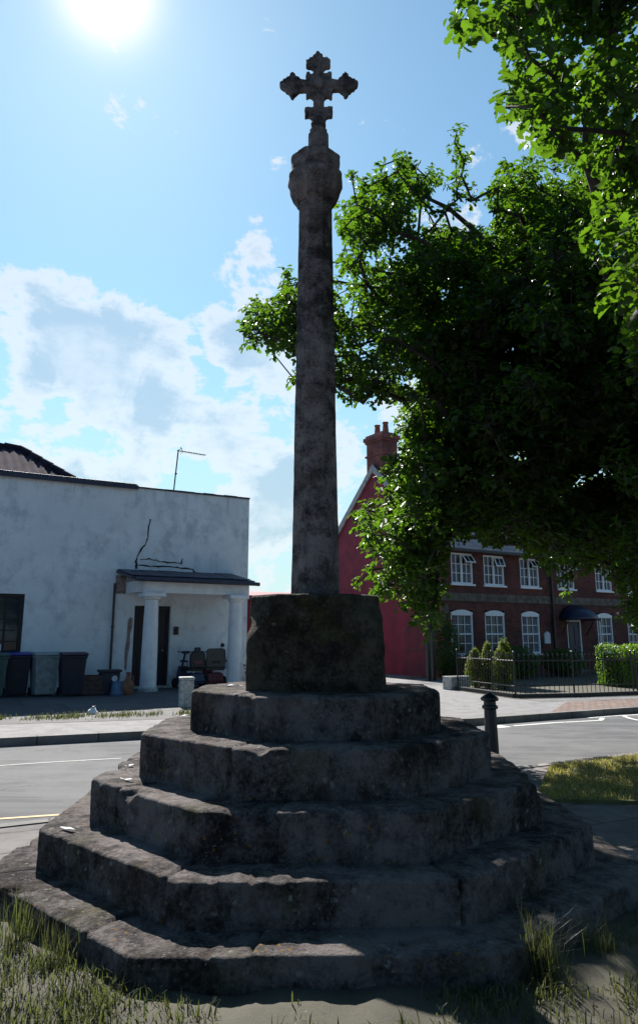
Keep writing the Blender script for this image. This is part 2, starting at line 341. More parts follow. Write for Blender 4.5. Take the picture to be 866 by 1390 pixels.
# ------------------------------------------------------------ mesh helpers
def link(name, me, m=None, parent=None):
    o = bpy.data.objects.new(name, me); C.objects.link(o)
    if m is not None and me is not None: me.materials.append(m)
    if parent is not None: o.parent = parent
    return o
def tag(o, label=None, cat=None, group=None, kind=None):
    if label: o['label'] = label
    if cat: o['category'] = cat
    if group: o['group'] = group
    if kind: o['kind'] = kind
    return o
def empty(name, loc=(0, 0, 0), rz=0.0, label=None, cat=None, group=None):
    o = bpy.data.objects.new(name, None); C.objects.link(o); o.location = loc; o.rotation_euler = (0, 0, rz)
    o.empty_display_size = 0.2
    return tag(o, label, cat, group)
class MB:
    def __init__(s): s.v = []; s.f = []
    def add(s, vs, fs):
        k = len(s.v); s.v += [tuple(v) for v in vs]; s.f += [tuple(i+k for i in f) for f in fs]; return s
    def box(s, x0, x1, y0, y1, z0, z1, M=None):
        vs = [Vector((x, y, z)) for x in (x0, x1) for y in (y0, y1) for z in (z0, z1)]
        if M is not None: vs = [M @ v for v in vs]
        return s.add(vs, [(0, 1, 3, 2), (4, 6, 7, 5), (0, 4, 5, 1), (2, 3, 7, 6), (0, 2, 6, 4), (1, 5, 7, 3)])
    def lathe(s, prof, n=24, cx=0, cy=0, ph=0.0, M=None, cap=True):
        k = []
        for r, z in prof:
            for i in range(n):
                a = 2*math.pi*i/n+ph; v = Vector((cx+r*math.cos(a), cy+r*math.sin(a), z)); k.append(M @ v if M is not None else v)
        f = [(j*n+i, j*n+(i+1) % n, (j+1)*n+(i+1) % n, (j+1)*n+i) for j in range(len(prof)-1) for i in range(n)]
        if cap: f += [tuple(reversed(range(n))), tuple(range((len(prof)-1)*n, len(prof)*n))]
        return s.add(k, f)
    def tube(s, pts, r, n=8):
        pts = [Vector(p) for p in pts]; rs = r if isinstance(r, (list, tuple)) else [r]*len(pts)
        vs = []
        for i, p in enumerate(pts):
            d = (pts[min(i+1, len(pts)-1)]-pts[max(i-1, 0)]).normalized()
            u = d.cross(Vector((0.13, 0.31, 1)).normalized() if abs(d.z) < .95 else Vector((1, 0.1, 0))).normalized(); w_ = d.cross(u)
            for j in range(n):
                a = 2*math.pi*j/n; vs.append(p+(u*math.cos(a)+w_*math.sin(a))*rs[i])
        f = [(i*n+j, i*n+(j+1) % n, (i+1)*n+(j+1) % n, (i+1)*n+j) for i in range(len(pts)-1) for j in range(n)]
        f += [tuple(reversed(range(n))), tuple(range((len(pts)-1)*n, len(pts)*n))]
        return s.add(vs, f)
    def prism(s, poly, y0, y1, M=None, axis='y'):
        n = len(poly)
        if axis == 'y': vs = [Vector((x, y0, z)) for x, z in poly]+[Vector((x, y1, z)) for x, z in poly]
        elif axis == 'x': vs = [Vector((y0, a, z)) for a, z in poly]+[Vector((y1, a, z)) for a, z in poly]
        else: vs = [Vector((a, c, y0)) for a, c in poly]+[Vector((a, c, y1)) for a, c in poly]
        if M is not None: vs = [M @ v for v in vs]
        return s.add(vs, [tuple(range(n)), tuple(reversed(range(n, 2*n)))]+[(i, i+n, (i+1) % n+n, (i+1) % n) for i in range(n)])
    def build(s, name, m, parent=None, smooth=False, bevel=0.0, seg=2):
        me = bpy.data.meshes.new(name); me.from_pydata(s.v, [], s.f); me.validate()
        import bmesh
        bm = bmesh.new(); bm.from_mesh(me); bmesh.ops.recalc_face_normals(bm, faces=bm.faces[:])
        bm.to_mesh(me); bm.free()
        if smooth:
            me.polygons.foreach_set('use_smooth', [True]*len(me.polygons))
        o = link(name, me, m, parent)
        if bevel:
            md = o.modifiers.new('bevel', 'BEVEL'); md.width = bevel; md.segments = seg; md.limit_method = 'ANGLE'; md.angle_limit = R(35)
            md.harden_normals = False
        if smooth == 'auto':
            try:
                me.set_sharp_from_angle(angle=R(35))
            except Exception: pass
        return o
def arr_mesh(name, V, loops, sizes, m, parent=None, smooth=False):
    """numpy verts + face loops -> object"""
    me = bpy.data.meshes.new(name)
    me.vertices.add(len(V)); me.vertices.foreach_set('co', V.astype(np.float32).ravel())
    me.loops.add(len(loops)); me.loops.foreach_set('vertex_index', loops.astype(np.int32))
    me.polygons.add(len(sizes)); st = np.concatenate([[0], np.cumsum(sizes)[:-1]])
    me.polygons.foreach_set('loop_start', st.astype(np.int32)); me.polygons.foreach_set('loop_total', sizes.astype(np.int32))
    if smooth: me.polygons.foreach_set('use_smooth', np.ones(len(sizes), bool))
    me.update(calc_edges=True)
    return link(name, me, m, parent)

def leaf_shape(kind='oak'):
    if kind == 'oak':
        half = [(0.0, 0.0), (0.06, 0.10), (0.16, 0.20), (0.12, 0.30), (0.27, 0.42), (0.19, 0.53), (0.32, 0.68), (0.22, 0.78), (0.20, 0.92), (0.0, 1.0)]
    elif kind == 'oak_far':
        half = [(0.0, 0.0), (0.16, 0.20), (0.13, 0.32), (0.30, 0.60), (0.20, 0.74), (0.18, 0.92), (0.0, 1.0)]
    elif kind == 'oval':
        half = [(0.0, 0.0), (0.2, 0.25), (0.27, 0.55), (0.15, 0.85), (0.0, 1.0)]
    else:
        half = [(0.0, 0.0), (0.12, 0.3), (0.12, 0.7), (0.0, 1.0)]
    n = len(half)
    V = []; 
    for x, y in half: V.append((x, y, 0.35*abs(x)-0.10*y*y))
    for x, y in half[1:-1]: V.append((-x, y, 0.35*abs(x)-0.10*y*y))
    f1 = list(range(n)); f2 = [0]+[n-1]+list(range(n+len(half)-3, n-1, -1))
    return np.array(V), f1, f2
def rotmats(nrm, rs):
    n = nrm/np.linalg.norm(nrm, axis=1, keepdims=True)
    t = rs.normal(size=n.shape); t -= (t*n).sum(1, keepdims=True)*n; t /= np.linalg.norm(t, axis=1, keepdims=True)
    s_ = np.cross(t, n)
    return np.stack([s_, t, n], axis=2)
def leaves(name, pos, nrm, size, kind, m, parent=None, rs=RS):
    V0, f1, f2 = leaf_shape(kind)
    Rm = rotmats(nrm, rs); N = len(pos); k = len(V0)
    V = np.einsum('nij,kj->nki', Rm, V0)*size[:, None, None]+pos[:, None, :]
    base = (np.arange(N)*k)[:, None]
    L = np.concatenate([base+np.array(f1)[None], base+np.array(f2)[None]], axis=1).ravel()
    sz = np.tile(np.array([len(f1), len(f2)]), N)
    return arr_mesh(name, V.reshape(-1, 3), L, sz, m, parent)
def blades(name, pos, h, m, parent=None, lean=0.35, wid=0.006, rs=RS, kind=None):
    """grass blades: bent two-segment strips"""
    N = len(pos); a = rs.uniform(0, 2*math.pi, N); d = np.stack([np.cos(a), np.sin(a), 0*a], 1); sd_ = np.stack([-np.sin(a), np.cos(a), 0*a], 1)
    ln = rs.uniform(0.1, 1, N)*lean; wd = (wid*rs.uniform(.7, 1.3, N))[:, None]; up = np.array([0, 0, 1.0])
    p0 = pos; p1 = pos+up*(h*0.55)[:, None]+d*(h*ln*0.3)[:, None]; p2 = pos+up*(h*(1-0.3*ln))[:, None]+d*(h*ln)[:, None]
    V = np.stack([p0-sd_*wd, p0+sd_*wd, p1+sd_*wd*.8, p1-sd_*wd*.8, p2], 1)
    base = (np.arange(N)*5)[:, None]
    L = np.concatenate([base+np.array([0, 1, 2, 3]), base+np.array([3, 2, 4])], 1).ravel()
    return arr_mesh(name, V.reshape(-1, 3), L, np.tile([4, 3], N), m, parent)

# ------------------------------------------------------------ ground and roads
def sheet(name, pts, z, m, label=None, depth=None, kind='structure'):
    mb = MB(); n = len(pts)
    if depth: mb.prism([(p[0], p[1]) for p in pts], z-depth, z, axis='z')
    else: mb.add([(p[0], p[1], z) for p in pts], [tuple(range(n))])
    o = mb.build(name, m); tag(o, label, kind=kind); return o
ROADZ = -0.11
NE = [(-40, -12.1), (-10, 2.4), (-2.6, 6.22), (2.65, 9.08), (4.1, 9.93), (8, 12.0), (40, 33)]       # near kerb line
FE = [(-40, -6.5), (-12, 8.1), (-4.7, 11.5), (-2.8, 12.3), (0.3, 13.2), (2.8, 14.1), (6.75, 16.3), (12, 19.6), (40, 39)]  # far kerb line
sheet('ground', [(-300, -300), (300, -300), (300, 400), (-300, 400)], -0.135, M_ground, 'bare earth beneath and beyond the streets')
sheet('road', NE+FE[::-1], ROADZ, M_road, 'grey worn asphalt road running past the market cross')
sheet('pavement', [(-40, -60), (40, -60)]+NE[::-1], 0.0, M_flag, 'dark flagstone paving around the foot of the market cross', depth=0.13)
def offset(line, d):
    out = []
    for i, p in enumerate(line):
        a = Vector(line[max(i-1, 0)]); c = Vector(line[min(i+1, len(line)-1)]); t = (c-a).normalized()
        out.append((p[0]-t.y*d, p[1]+t.x*d))
    return out
def strip(name, line, d0, d1, z, m, label, depth=None):
    a = offset(line, d0); c = offset(line, d1); mb = MB()
    for i in range(len(line)-1):
        if depth: mb.prism([a[i], a[i+1], c[i+1], c[i]], z-depth, z, axis='z')
        else: mb.add([(*a[i], z), (*a[i+1], z), (*c[i+1], z), (*c[i], z)], [(0, 1, 2, 3)])
    return tag(mb.build(name, m), label, kind='structure')
sheet('far_pavement', FE+[(60, 60), (60, 120), (-60, 120), (-60, 0)], 0.0, M_pave, 'pale tarmac pavement on the far side of the road', depth=0.13)
strip('kerb', FE, -0.12, -0.003, 0.012, M_kerb, 'stone kerb along the far pavement', 0.14)
strip('kerb', NE, 0.003, 0.12, 0.010, M_kerb, 'stone kerb along the near pavement', 0.14)
# yellow lines on both sides of the near edge, centre line and box outline
def mark(px, wdt, m=M_white_line, lab='worn white line painted on the road'):
    pts = [onz(x, y, ROADZ) for x, y in px]; line = [(p.x, p.y) for p in pts]
    return strip('road_marking', line, -wdt/2, wdt/2, ROADZ+0.004, m, lab)
mark([(-120, 1127), (0, 1112.5), (80, 1107), (200, 1098)], 0.055, M_yellow_line, 'outer of the two worn yellow lines at the left kerb')
mark([(-120, 1137), (0, 1121), (80, 1114.5), (200, 1105)], 0.055, M_yellow_line, 'inner of the two worn yellow lines at the left kerb')
mark([(700, 1046), (740, 1040.5), (866, 1023), (980, 1007)], 0.08, M_yellow_line, 'worn yellow line beside the grass verge')
mark([(-40, 1043), (60, 1036), (165, 1030)], 0.05, M_faint_line, lab='faint white centre line on the left of the road')
mark([(697, 986), (755, 981.5), (815, 978.5)], 0.09, lab='long thin white line near the far kerb')
mark([(815, 978.5), (818, 975)], 0.09, lab='short white end of the marked bay')
mark([(798, 975), (830, 972.5), (900, 969)], 0.10, lab='white line along the far side of the marked bay')
mark([(664, 988), (687, 986.2)], 0.30, lab='thick worn white dash beside the bollard')
mark([(845, 972), (856, 976), (870, 979)], 0.08, lab='white slanting line at the right edge of the road')
# forecourt of the white building and red block strip on the right
fp = [onz(-200, 990), onz(0, 984), onz(250, 976), onz(330, 969)]
sheet('forecourt', [(p.x, p.y) for p in fp]+[(-1.2, 27), (-30, 27), (-40, 5)], 0.004, M_fore, 'cracked concrete forecourt in front of the white building, darkened to extend its shadow')
rp = [onz(745, 969), onz(866, 960.5), onz(1000, 951), onz(1000, 945), onz(866, 949), onz(770, 953)]
sheet('paving', [(p.x, p.y) for p in rp], 0.004, M_redpave, 'reddish block paving strip in front of the railings')
ed = [onz(618, 932), onz(622, 938), onz(700, 949.5), onz(866, 945), onz(1000, 941)]
sheet('garden_soil', [(p.x, p.y) for p in ed]+[(15, 34), (5.5, 27.5)], 0.006, M_ground, 'dark planted ground behind the railings')

# lawn on the right
lawn = [(2.0, 7.2), (2.66, 8.9), (2.9, 9.10), (4.2, 9.85), (8, 11.85), (14, 15.6), (16, 10), (8, 7.0), (3.0, 7.1)]
sheet('lawn', lawn, 0.03, M_soil, 'sunlit grass verge between the path and the road', depth=0.04)
def inpoly(P, poly):
    x, y = P[:, 0], P[:, 1]; c = np.zeros(len(P), bool); n = len(poly)
    for i in range(n):
        x1, y1 = poly[i]; x2, y2 = poly[(i+1) % n]
        k = ((y1 > y) != (y2 > y)) & (x < (x2-x1)*(y-y1)/(y2-y1+1e-12)+x1); c ^= k
    return c
g = RS.uniform((1.9, 6.7), (8.5, 12.3), (90000, 2)); g = g[inpoly(g, lawn)]
nzv = np.array([mn.noise(Vector((p[0]*2.2, p[1]*2.2, 0))) for p in g]); g = g[nzv > RS.uniform(-.9, .1, len(g))]
g3 = np.column_stack([g, np.full(len(g), 0.028)])
o = blades('grass', g3, RS.uniform(.02, .06, len(g)), M_grass, lean=0.9, wid=0.004)
tag(o, 'short yellow-green grass growing on the verge', 'grass', kind='stuff')

# ------------------------------------------------------------ market cross
DX, DY = -0.01, 5.1
cross = empty('market_cross', (DX, DY, 0), 0, 'tall weathered stone market cross on five octagonal steps', 'market cross')
def fbm(p, s, o=3):
    return mn.fractal(Vector(p)*s, 1.0, 2.0, o, noise_basis='PERLIN_ORIGINAL')
def octo(th, a8, a4=None, p=44.0):
    """superellipse-like octagon radius; a8 = apothem of diagonal sides, a4 = apothem of axis sides"""
    a4 = a8 if a4 is None else a4
    t = 0.0
    for k in range(8):
        c = math.cos(th-k*math.pi/4)
        if c > 0: t += (c/(a4 if k % 2 == 0 else a8))**p
    return t**(-1/p)
def step_mesh(name, a, z0, z1, inner, seed, joints, rot=0.0, wear=1.0, label=None):
    rs_ = random.Random(seed); N = int(2*math.pi*a/0.013); H = z1-z0
    prof = [(0.0, z0-0.01)]+[(0.0, z0+H*t) for t in (0.08, 0.16, .25, .34, .43, .52, .61, .70, .78)]
    r = 0.017
    prof += [(r*(1-math.cos(t)), z1-r+r*math.sin(t)) for t in [i*math.pi/2/6 for i in range(7)]]
    d = r
    while d < a-inner:
        d += 0.02+0.0*d; prof.append((d, z1))
    jt = [math.radians(q) for q in joints]; V = []
    # every block between two joints leans and sits a little differently
    boff = [(rs_.uniform(-.006, .006), rs_.uniform(-.006, .004)) for _ in jt]
    jts = sorted((q % (2*math.pi), i) for i, q in enumerate(jt))
    for j, (off, z) in enumerate(prof):
        for i in range(N):
            th = 2*math.pi*i/N; rr = octo(th-rot, a, a, 130.0)
            # block index
            bi = jts[-1][1]
            for q, ii in jts:
                if th >= q: bi = ii
            jd = min((abs((th-q+math.pi) % (2*math.pi)-math.pi) for q in jt), default=9)*rr
            x = math.cos(th); y = math.sin(th); p = (x*rr+seed*3.1, y*rr, z)
            rim = math.exp(-((off-r*.4)/0.05)**2)*max(0, min(1, (z-(z1-.11))/.08))
            n1 = fbm(p, 2.2)*0.006; n2 = fbm(p, 12, 4)*0.0045; n3 = fbm((p[0], p[1], p[2]+9), 4.5, 3)
            chip = max(0.0, n3-0.27)*0.09*wear*rim
            sag = (0.5+0.5*fbm((p[0]+4, p[1], 0), 1.6, 2))*0.006*wear*rim
            onside = 1.0 if off < r*1.01 else max(0, 1-(off-r)/.3)
            dr = (n1+n2+boff[bi][0])*onside-chip*0.8-sag*0.6
            dzz = (n2*0.8+n1*0.5)*(1 if j > 9 else 0)-chip*0.7-sag*1.1+(boff[bi][1] if z > z0+H*.75 else boff[bi][1]*(z-z0)/H)
            gro = math.exp(-(jd/0.008)**2)*0.022*(0.5+abs(fbm(p, 3, 2))*2)
            if off > r: dzz -= gro*0.8
            else: dr -= gro
            ro = rr*(1-off/a)+dr
            V.append((ro*x, ro*y, z+dzz))
    nr = len(prof); Vn = np.array(V)
    q = np.arange(nr-1)[:, None]*N; i = np.arange(N)[None]; i2 = (i+1) % N
    L = np.stack([q+i, q+i2, q+N+i2, q+N+i], 2).reshape(-1)
    o = arr_mesh(name, Vn, L, np.full((nr-1)*N, 4), M_step, cross, smooth=True)
    if label: o['label'] = label
    return o
step_mesh('base_slab', 1.83, 0.0, 0.25, 1.4, 1, [10, 52, 100, 140, 172, 205, 238, 262, 291, 327], R(1.0), 1.3, 'lowest and widest octagonal slab of the stepped base')
step_mesh('step', 1.56, 0.25, 0.445, 1.1, 2, [8, 66, 112, 158, 196, 246, 293, 331], R(1.5), 1.2, 'second step from the ground')
step_mesh('step', 1.31, 0.445, 0.672, 0.85, 3, [20, 80, 125, 170, 214, 262, 301, 340], R(-1.0), 1.2, 'third step from the ground')
step_mesh('step', 1.055, 0.672, 0.923, 0.6, 4, [14, 69, 118, 161, 247, 300], R(1.0), 1.0, 'fourth step from the ground')
step_mesh('step', 0.775, 0.923, 1.160, 0.25, 5, [20, 95, 180, 234, 295], R(0.5), 1.3, 'topmost narrow step under the plinth')

def rings(name, rows, rf, N, m, nz=(0.006, 9), cap_top=True, seed=0, noisez=True):
    """rows: z list; rf(theta, z) radius"""
    V = []
    for z in rows:
        for i in range(N):
            th = 2*math.pi*i/N; rr = rf(th, z); p = Vector((rr*math.cos(th)+seed, rr*math.sin(th), z))
            d = fbm(p, nz[1], 4)*nz[0]+fbm(p, nz[1]*.25, 2)*nz[0]*1.2
            V.append(((rr+d)*math.cos(th), (rr+d)*math.sin(th), z))
    nr = len(rows); q = np.arange(nr-1)[:, None]*N; i = np.arange(N)[None]; i2 = (i+1) % N
    L = list(np.stack([q+i, q+i2, q+N+i2, q+N+i], 2).reshape(-1)); sz = [4]*((nr-1)*N)
    if cap_top:
        V.append((0, 0, rows[-1]+0.004)); c = len(V)-1
        for k in range(N): L += [(nr-1)*N+k, (nr-1)*N+(k+1) % N, c]; sz.append(3)
    return arr_mesh(name, np.array(V), np.array(L), np.array(sz), m, cross, smooth=True)
# plinth: square block whose upper corners are cut back to an octagon
PZ0, PZ1 = 1.150, 1.755
def plinth_r(th, z):
    t = min(1, max(0, (z-(PZ0+0.30))/(PZ1-0.06-(PZ0+0.30))))
    a4 = 0.432-0.010*t; a8 = 0.60-0.135*t
    r = octo(th, a8, a4, 70)
    e = max(0, (z-(PZ1-0.03))/0.03); r -= 0.03*(1-math.sqrt(max(0, 1-e*e)))
    # a diagonal break across the left front corner and bedding layers
    P = Vector((r*math.cos(th), r*math.sin(th), z))
    r += 0.010*mn.noise(Vector((P.x*1.2, P.y*1.2, z*16)))
    if z > 1.5: r -= max(0, mn.noise(Vector((P.x*5, P.y*5, z*5+3)))-0.15)*0.10*(z-1.5)/0.25
    return r
rows = [PZ0+(PZ1-0.03-PZ0)*i/44 for i in range(45)]+[PZ1-0.03+0.03*math.sin(t*math.pi/2/5) for t in range(1, 6)]
plo = rings('plinth', rows, plinth_r, 420, M_plinth, (0.007, 7), seed=5); plo['label'] = 'square dark stone block with upper corners cut to an octagon'
# shaft
SZ0, SZ1 = 1.74, 4.74
def shaft_r(th, z):
    t = (z-SZ0)/(SZ1-SZ0); a = 0.163-0.040*t
    if z < SZ0+0.35: a += 0.002*(1-(z-SZ0)/0.35)
    return octo(th, a, a, 260)
rings('shaft', [SZ0+(SZ1-SZ0)*i/150 for i in range(151)], shaft_r, 192, M_shaft, (0.0022, 9), seed=9)
# capital
cp = [(4.725, .124), (4.735, .137), (4.76, .150), (4.79, .168), (4.83, .184), (4.88, .196), (4.93, .203), (4.955, .203), (4.972, .196), (4.985, .182), (4.992, .176), (5.00, .179), (5.02, .183), (5.07, .188), (5.10, .191), (5.112, .187), (5.122, .165), (5.13, .11), (5.132, .06)]
def cap_r(th, z):
    for (za, ra), (zb, rb) in zip(cp, cp[1:]):
        if z <= zb+1e-6: break
    t = (z-za)/(zb-za); r = ra+(rb-ra)*t
    carve = 0.007*math.cos(8*th)*math.exp(-((z-4.90)/.06)**2) + 0.006*math.sin(16*th+z*40)*math.exp(-((z-4.88)/.06)**2)
    return octo(th, r, r, 60)+carve
rows = []
for (za, ra), (zb, rb) in zip(cp, cp[1:]):
    k = max(2, int((zb-za)/0.008)); rows += [za+(zb-za)*i/k for i in range(k)]
rows.append(cp[-1][0])
rings('capital', rows, cap_r, 192, M_shaft, (0.007, 11), seed=13)
# cross head, traced into true size in the plane of the shaft
ZS = 4.33
right = [(395, 88), (405, 93), (412, 104), (425, 108), (424, 122), (436, 128), (446, 122), (460, 132), (471, 142), (467, 158), (471, 172), (462, 180), (446, 182), (433, 190), (431, 220),
         (452, 218), (455, 210), (477, 211), (478, 228), (474, 240), (480, 252), (512, 258), (522, 244), (534, 238), (541, 222), (550, 220), (557, 207), (566, 220), (574, 222), (577, 238),
         (590, 243), (600, 252), (612, 250), (618, 260), (630, 264), (633, 277), (628, 292), (616, 300), (610, 312), (596, 314), (590, 326), (578, 330), (573, 345), (560, 356), (549, 350),
         (545, 336), (532, 326), (520, 316), (485, 318), (482, 330), (475, 340), (482, 358), (472, 364), (456, 352), (446, 356), (434, 366), (432, 418),
         (450, 418), (456, 413), (484, 415), (481, 430), (484, 445), (482, 470), (455, 473), (446, 478), (442, 492), (440, 512)]
left = [(363, 512), (360, 492), (356, 478), (345, 470), (318, 474), (322, 455), (317, 440), (320, 420), (345, 416), (352, 420), (369, 418), (369, 366), (358, 356), (345, 352),
        (330, 362), (325, 350), (330, 338), (325, 320), (288, 322), (275, 334), (262, 345), (250, 362), (238, 356), (232, 342), (222, 328), (210, 326), (204, 314), (192, 308), (180, 300), (172, 288),
        (173, 270), (188, 264), (194, 252), (208, 250), (214, 240), (228, 238), (234, 220), (248, 211), (262, 222), (268, 236), (284, 240), (296, 254), (325, 258), (328, 246),
        (324, 236), (330, 212), (345, 210), (356, 226), (368, 220), (368, 190), (354, 182), (338, 182), (325, 172), (330, 156), (325, 142), (342, 138), (350, 125), (362, 126), (370, 112), (382, 105), (386, 93)]
outl = []
for zx, zy in right+left:
    p = atY(340+zx/ZS, 50+zy/ZS, DY); outl.append((p.x-DX, p.z))
import bmesh
def plate(poly, t, name, m, parent, bev, inset=0.0):
    mb = MB(); mb.prism(poly, -t, t); o = mb.build(name, m, parent, bevel=bev, seg=2); return o
plate(outl, 0.024, 'cross_head', M_shaft, cross, 0.011)
def P2(zx, zy):
    p = atY(340+zx/ZS, 50+zy/ZS, DY); return (p.x-DX, p.z)
mb = MB()
x0, zb_ = P2(388, 510); x1, zt_ = P2(416, 140)
mb.box(x0, x1, -0.031, 0.031, zb_, zt_-.03)
xl, za_ = P2(235, 298); xr, zc_ = P2(573, 275)
mb.box(xl, x0-.004, -0.030, 0.030, za_, zc_); mb.box(x1+.004, xr, -0.030, 0.030, za_, zc_)
mb.build('raised_moulding', M_shaft, cross, bevel=0.009)
mb = MB(); cxx, _ = P2(403, 300); za_ = P2(403, 316)[1]; zb_ = P2(403, 258)[1]
mb.lathe([(0.025, -0.052), (0.038, -0.048), (0.045, -0.036), (0.045, 0.036), (0.038, 0.048), (0.025, 0.052)], 16, M=Matrix.Translation((cxx, 0, (za_+zb_)/2)) @ Matrix.Rotation(R(90), 4, 'X'))
mb.build('centre_boss', M_shaft, cross, bevel=0.004)
mb = MB(); cxx = P2(399, 500)[0]
zz = lambda y: P2(400, y)[1]
mb.lathe([(.050, zz(500)), (.062, zz(512)), (.064, zz(520)), (.060, zz(530)), (.056, zz(545)), (.072, zz(552)), (.074, zz(562)), (.070, zz(572)), (.084, zz(580)), (.086, zz(600)), (.086, zz(625)), (.088, 5.10)][::-1], 8, cx=cxx, ph=math.pi/8)
mb.build('cross_base', M_shaft, cross, bevel=0.006)

# paper scraps on the steps
for i, (px, py, z, lab) in enumerate([(175, 1041, .679, 'small white paper scrap on the left corner of the third step'), (172, 1060, .679, 'thin white paper strip lying along the left edge of the third step'),
                                 (92, 1127, .452, 'white paper strip lying on the left end of the second step'), (252, 973, .930, 'white paper scrap on the left end of the fourth step'),
                                 (318, 932, 1.166, 'white paper lying beside the left foot of the plinth')]):
    p = onz(px, py, z); mb = MB(); L_, W_ = [(0.06, 0.028), (0.09, 0.018), (.11, .025), (.06, .025), (.10, .03)][i]
    vs = []; fs = []
    for a in range(5):
        for c in range(3):
            vs.append((L_*(a/4-.5), W_*(c/2-.5), 0.006+0.004*math.sin(a*1.7+c+i)))
    for a in range(4):
        for c in range(2): k = a*3+c; fs.append((k, k+3, k+4, k+1))
    mb.add(vs, fs); o = mb.build('paper_scrap', M_paper, smooth=True); o.location = p; o.rotation_euler = (0, 0, [R(40), R(-28), R(-35), R(30), R(-15)][i])
    md = o.modifiers.new('thick', 'SOLIDIFY'); md.thickness = 0.002
    tag(o, lab, 'paper', 'paper scraps left on the steps')

# ------------------------------------------------------------ grass tufts at the foot of the base and weeds
def tuft(x, y, n, h, lab, spread=0.12, m=M_drygrass):
    n = int(n*1.8); spread *= .5
    a = RS.normal(0, spread, (n, 2)); pos = np.column_stack([a, np.zeros(n)])
    o = blades('grass_tuft', pos, RS.uniform(.2, 1, n)**1.6*h*1.1, m, lean=0.9, wid=0.0013)
    o.location = (x, y, bank_z(x, y)); tag(o, lab, 'grass', 'grass tufts growing against the base slab'); return o
mb = MB(); NB_, NR_ = 180, 14; V_ = []
for j in range(NR_+1):
    r_ = 1.70+1.75*j/NR_
    for i in range(NB_+1):
        th = math.pi*1.03+math.pi*.94*i/NB_; e = min(1, i/14, (NB_-i)/14)
        h = .125*math.exp(-((max(0, r_-2.0))/.75)**2)*e+.03*fbm((r_*math.cos(th), r_*math.sin(th), 2), 2.5, 4)*(1 if j < NR_ else 0)
        if j == NR_: h = -.02
        V_.append((DX+r_*math.cos(th), DY+r_*math.sin(th), max(h, -.02)))
mb.add(V_, [(j*(NB_+1)+i, j*(NB_+1)+i+1, (j+1)*(NB_+1)+i+1, (j+1)*(NB_+1)+i) for j in range(NR_) for i in range(NB_)])
tag(mb.build('earth_bank', M_ground, smooth=True), 'low grassy bank of earth against the front of the base slab', kind='structure')
def bank_z(x, y):
    r_ = math.hypot(x-DX, y-DY); th = math.atan2(y-DY, x-DX) % (2*math.pi); i = (th-math.pi*1.03)/(math.pi*.94)*NB_; e = max(0, min(1, i/14, (NB_-i)/14))
    return .125*math.exp(-((max(0, r_-2.0))/.75)**2)*e
tuft(-1.36, 3.72, 110, .30, 'tall dry grass tuft left of the base slab, nearest the left edge', .09)
tuft(-1.12, 3.50, 90, .20, 'shorter grass tuft left of the base slab, nearer the camera', .08)
tuft(0.93, 3.42, 170, .28, 'tall wispy grass tuft against the right front side of the base slab', .09)
tuft(1.25, 3.62, 90, .20, 'small grass tuft at the right corner of the base slab', .09)
g = RS.uniform((-2.6, 2.3), (2.6, 4.6), (110000, 2)); rr = np.hypot(g[:, 0]-DX, g[:, 1]-DY); keep = (rr > 1.93) & (rr < 3.2+RS.uniform(-.7, .7, len(g)))
g = g[keep]; nzv = np.array([mn.noise(Vector((p[0]*3, p[1]*3, 5))) for p in g]); g = g[nzv > RS.uniform(-.35, .25, len(g))+.22*np.clip(1.15-np.abs(g[:, 0]), 0, 1)+.05]
o = blades('ground_cover', np.column_stack([g, [bank_z(p[0], p[1]) for p in g]]), RS.uniform(.01, 1, len(g))**2*.07+.012, M_drygrass, lean=1.0, wid=.0028)
tag(o, 'thin short grass around the foot of the steps', 'grass', kind='stuff')
t_ = RS.uniform(0, 1, 3600); a0 = onz(-60, 980); a1 = onz(265, 969)
pos = np.column_stack([a0.x+(a1.x-a0.x)*t_, a0.y+(a1.y-a0.y)*t_+RS.normal(0, .20, 3600), np.full(3600, .004)])
cl_ = np.array([mn.noise(Vector((p[0]*2.3, 3, 1))) for p in pos]); pos = pos[cl_ > RS.uniform(-.25, .3, len(pos))]; hh = RS.uniform(.02, .14, len(pos))*RS.uniform(.3,1.2,len(pos))
tag(blades('weeds', pos, hh, M_drygrass, lean=.9, wid=.006), 'weeds growing along the edge of the forecourt', 'weeds', kind='stuff')

# ------------------------------------------------------------ cast iron bollard
bo = empty('bollard', (1.86, 8.25, 0), 0, 'black cast iron bollard with a moulded cap beside the right of the steps', 'bollard')
MB().lathe([(.095, 0), (.095, .05), (.085, .07), (.078, .10), (.066, .72)], 8, ph=R(22.5)).build('post', M_blackiron, bo, bevel=.004)
MB().lathe([(.066, .72), (.082, .725), (.086, .74), (.082, .755), (.066, .765), (.064, .80)], 20).build('collar', M_blackiron, bo, smooth='auto')
MB().lathe([(.064, .80), (.090, .808), (.097, .822), (.092, .838), (.060, .862), (.030, .878), (.024, .890), (.008, .896)], 20).build('cap', M_blackiron, bo, smooth='auto')

# concrete post by the forecourt
p = onz(252, 960); cpst = empty('concrete_post', (p.x, p.y, 0), R(20), 'short square pale concrete post at the edge of the forecourt', 'post')
MB().box(-.14, .14, -.14, .14, 0, .55).build('body', M_conc, cpst, bevel=.015)
MB().box(-.15, .15, -.15, .15, .55, .62).build('cap', M_conc, cpst, bevel=.02)
#__PART2__
M_kerbdark = plain('dark_mossy_footing', (0.05, 0.05, 0.045), 0.9)

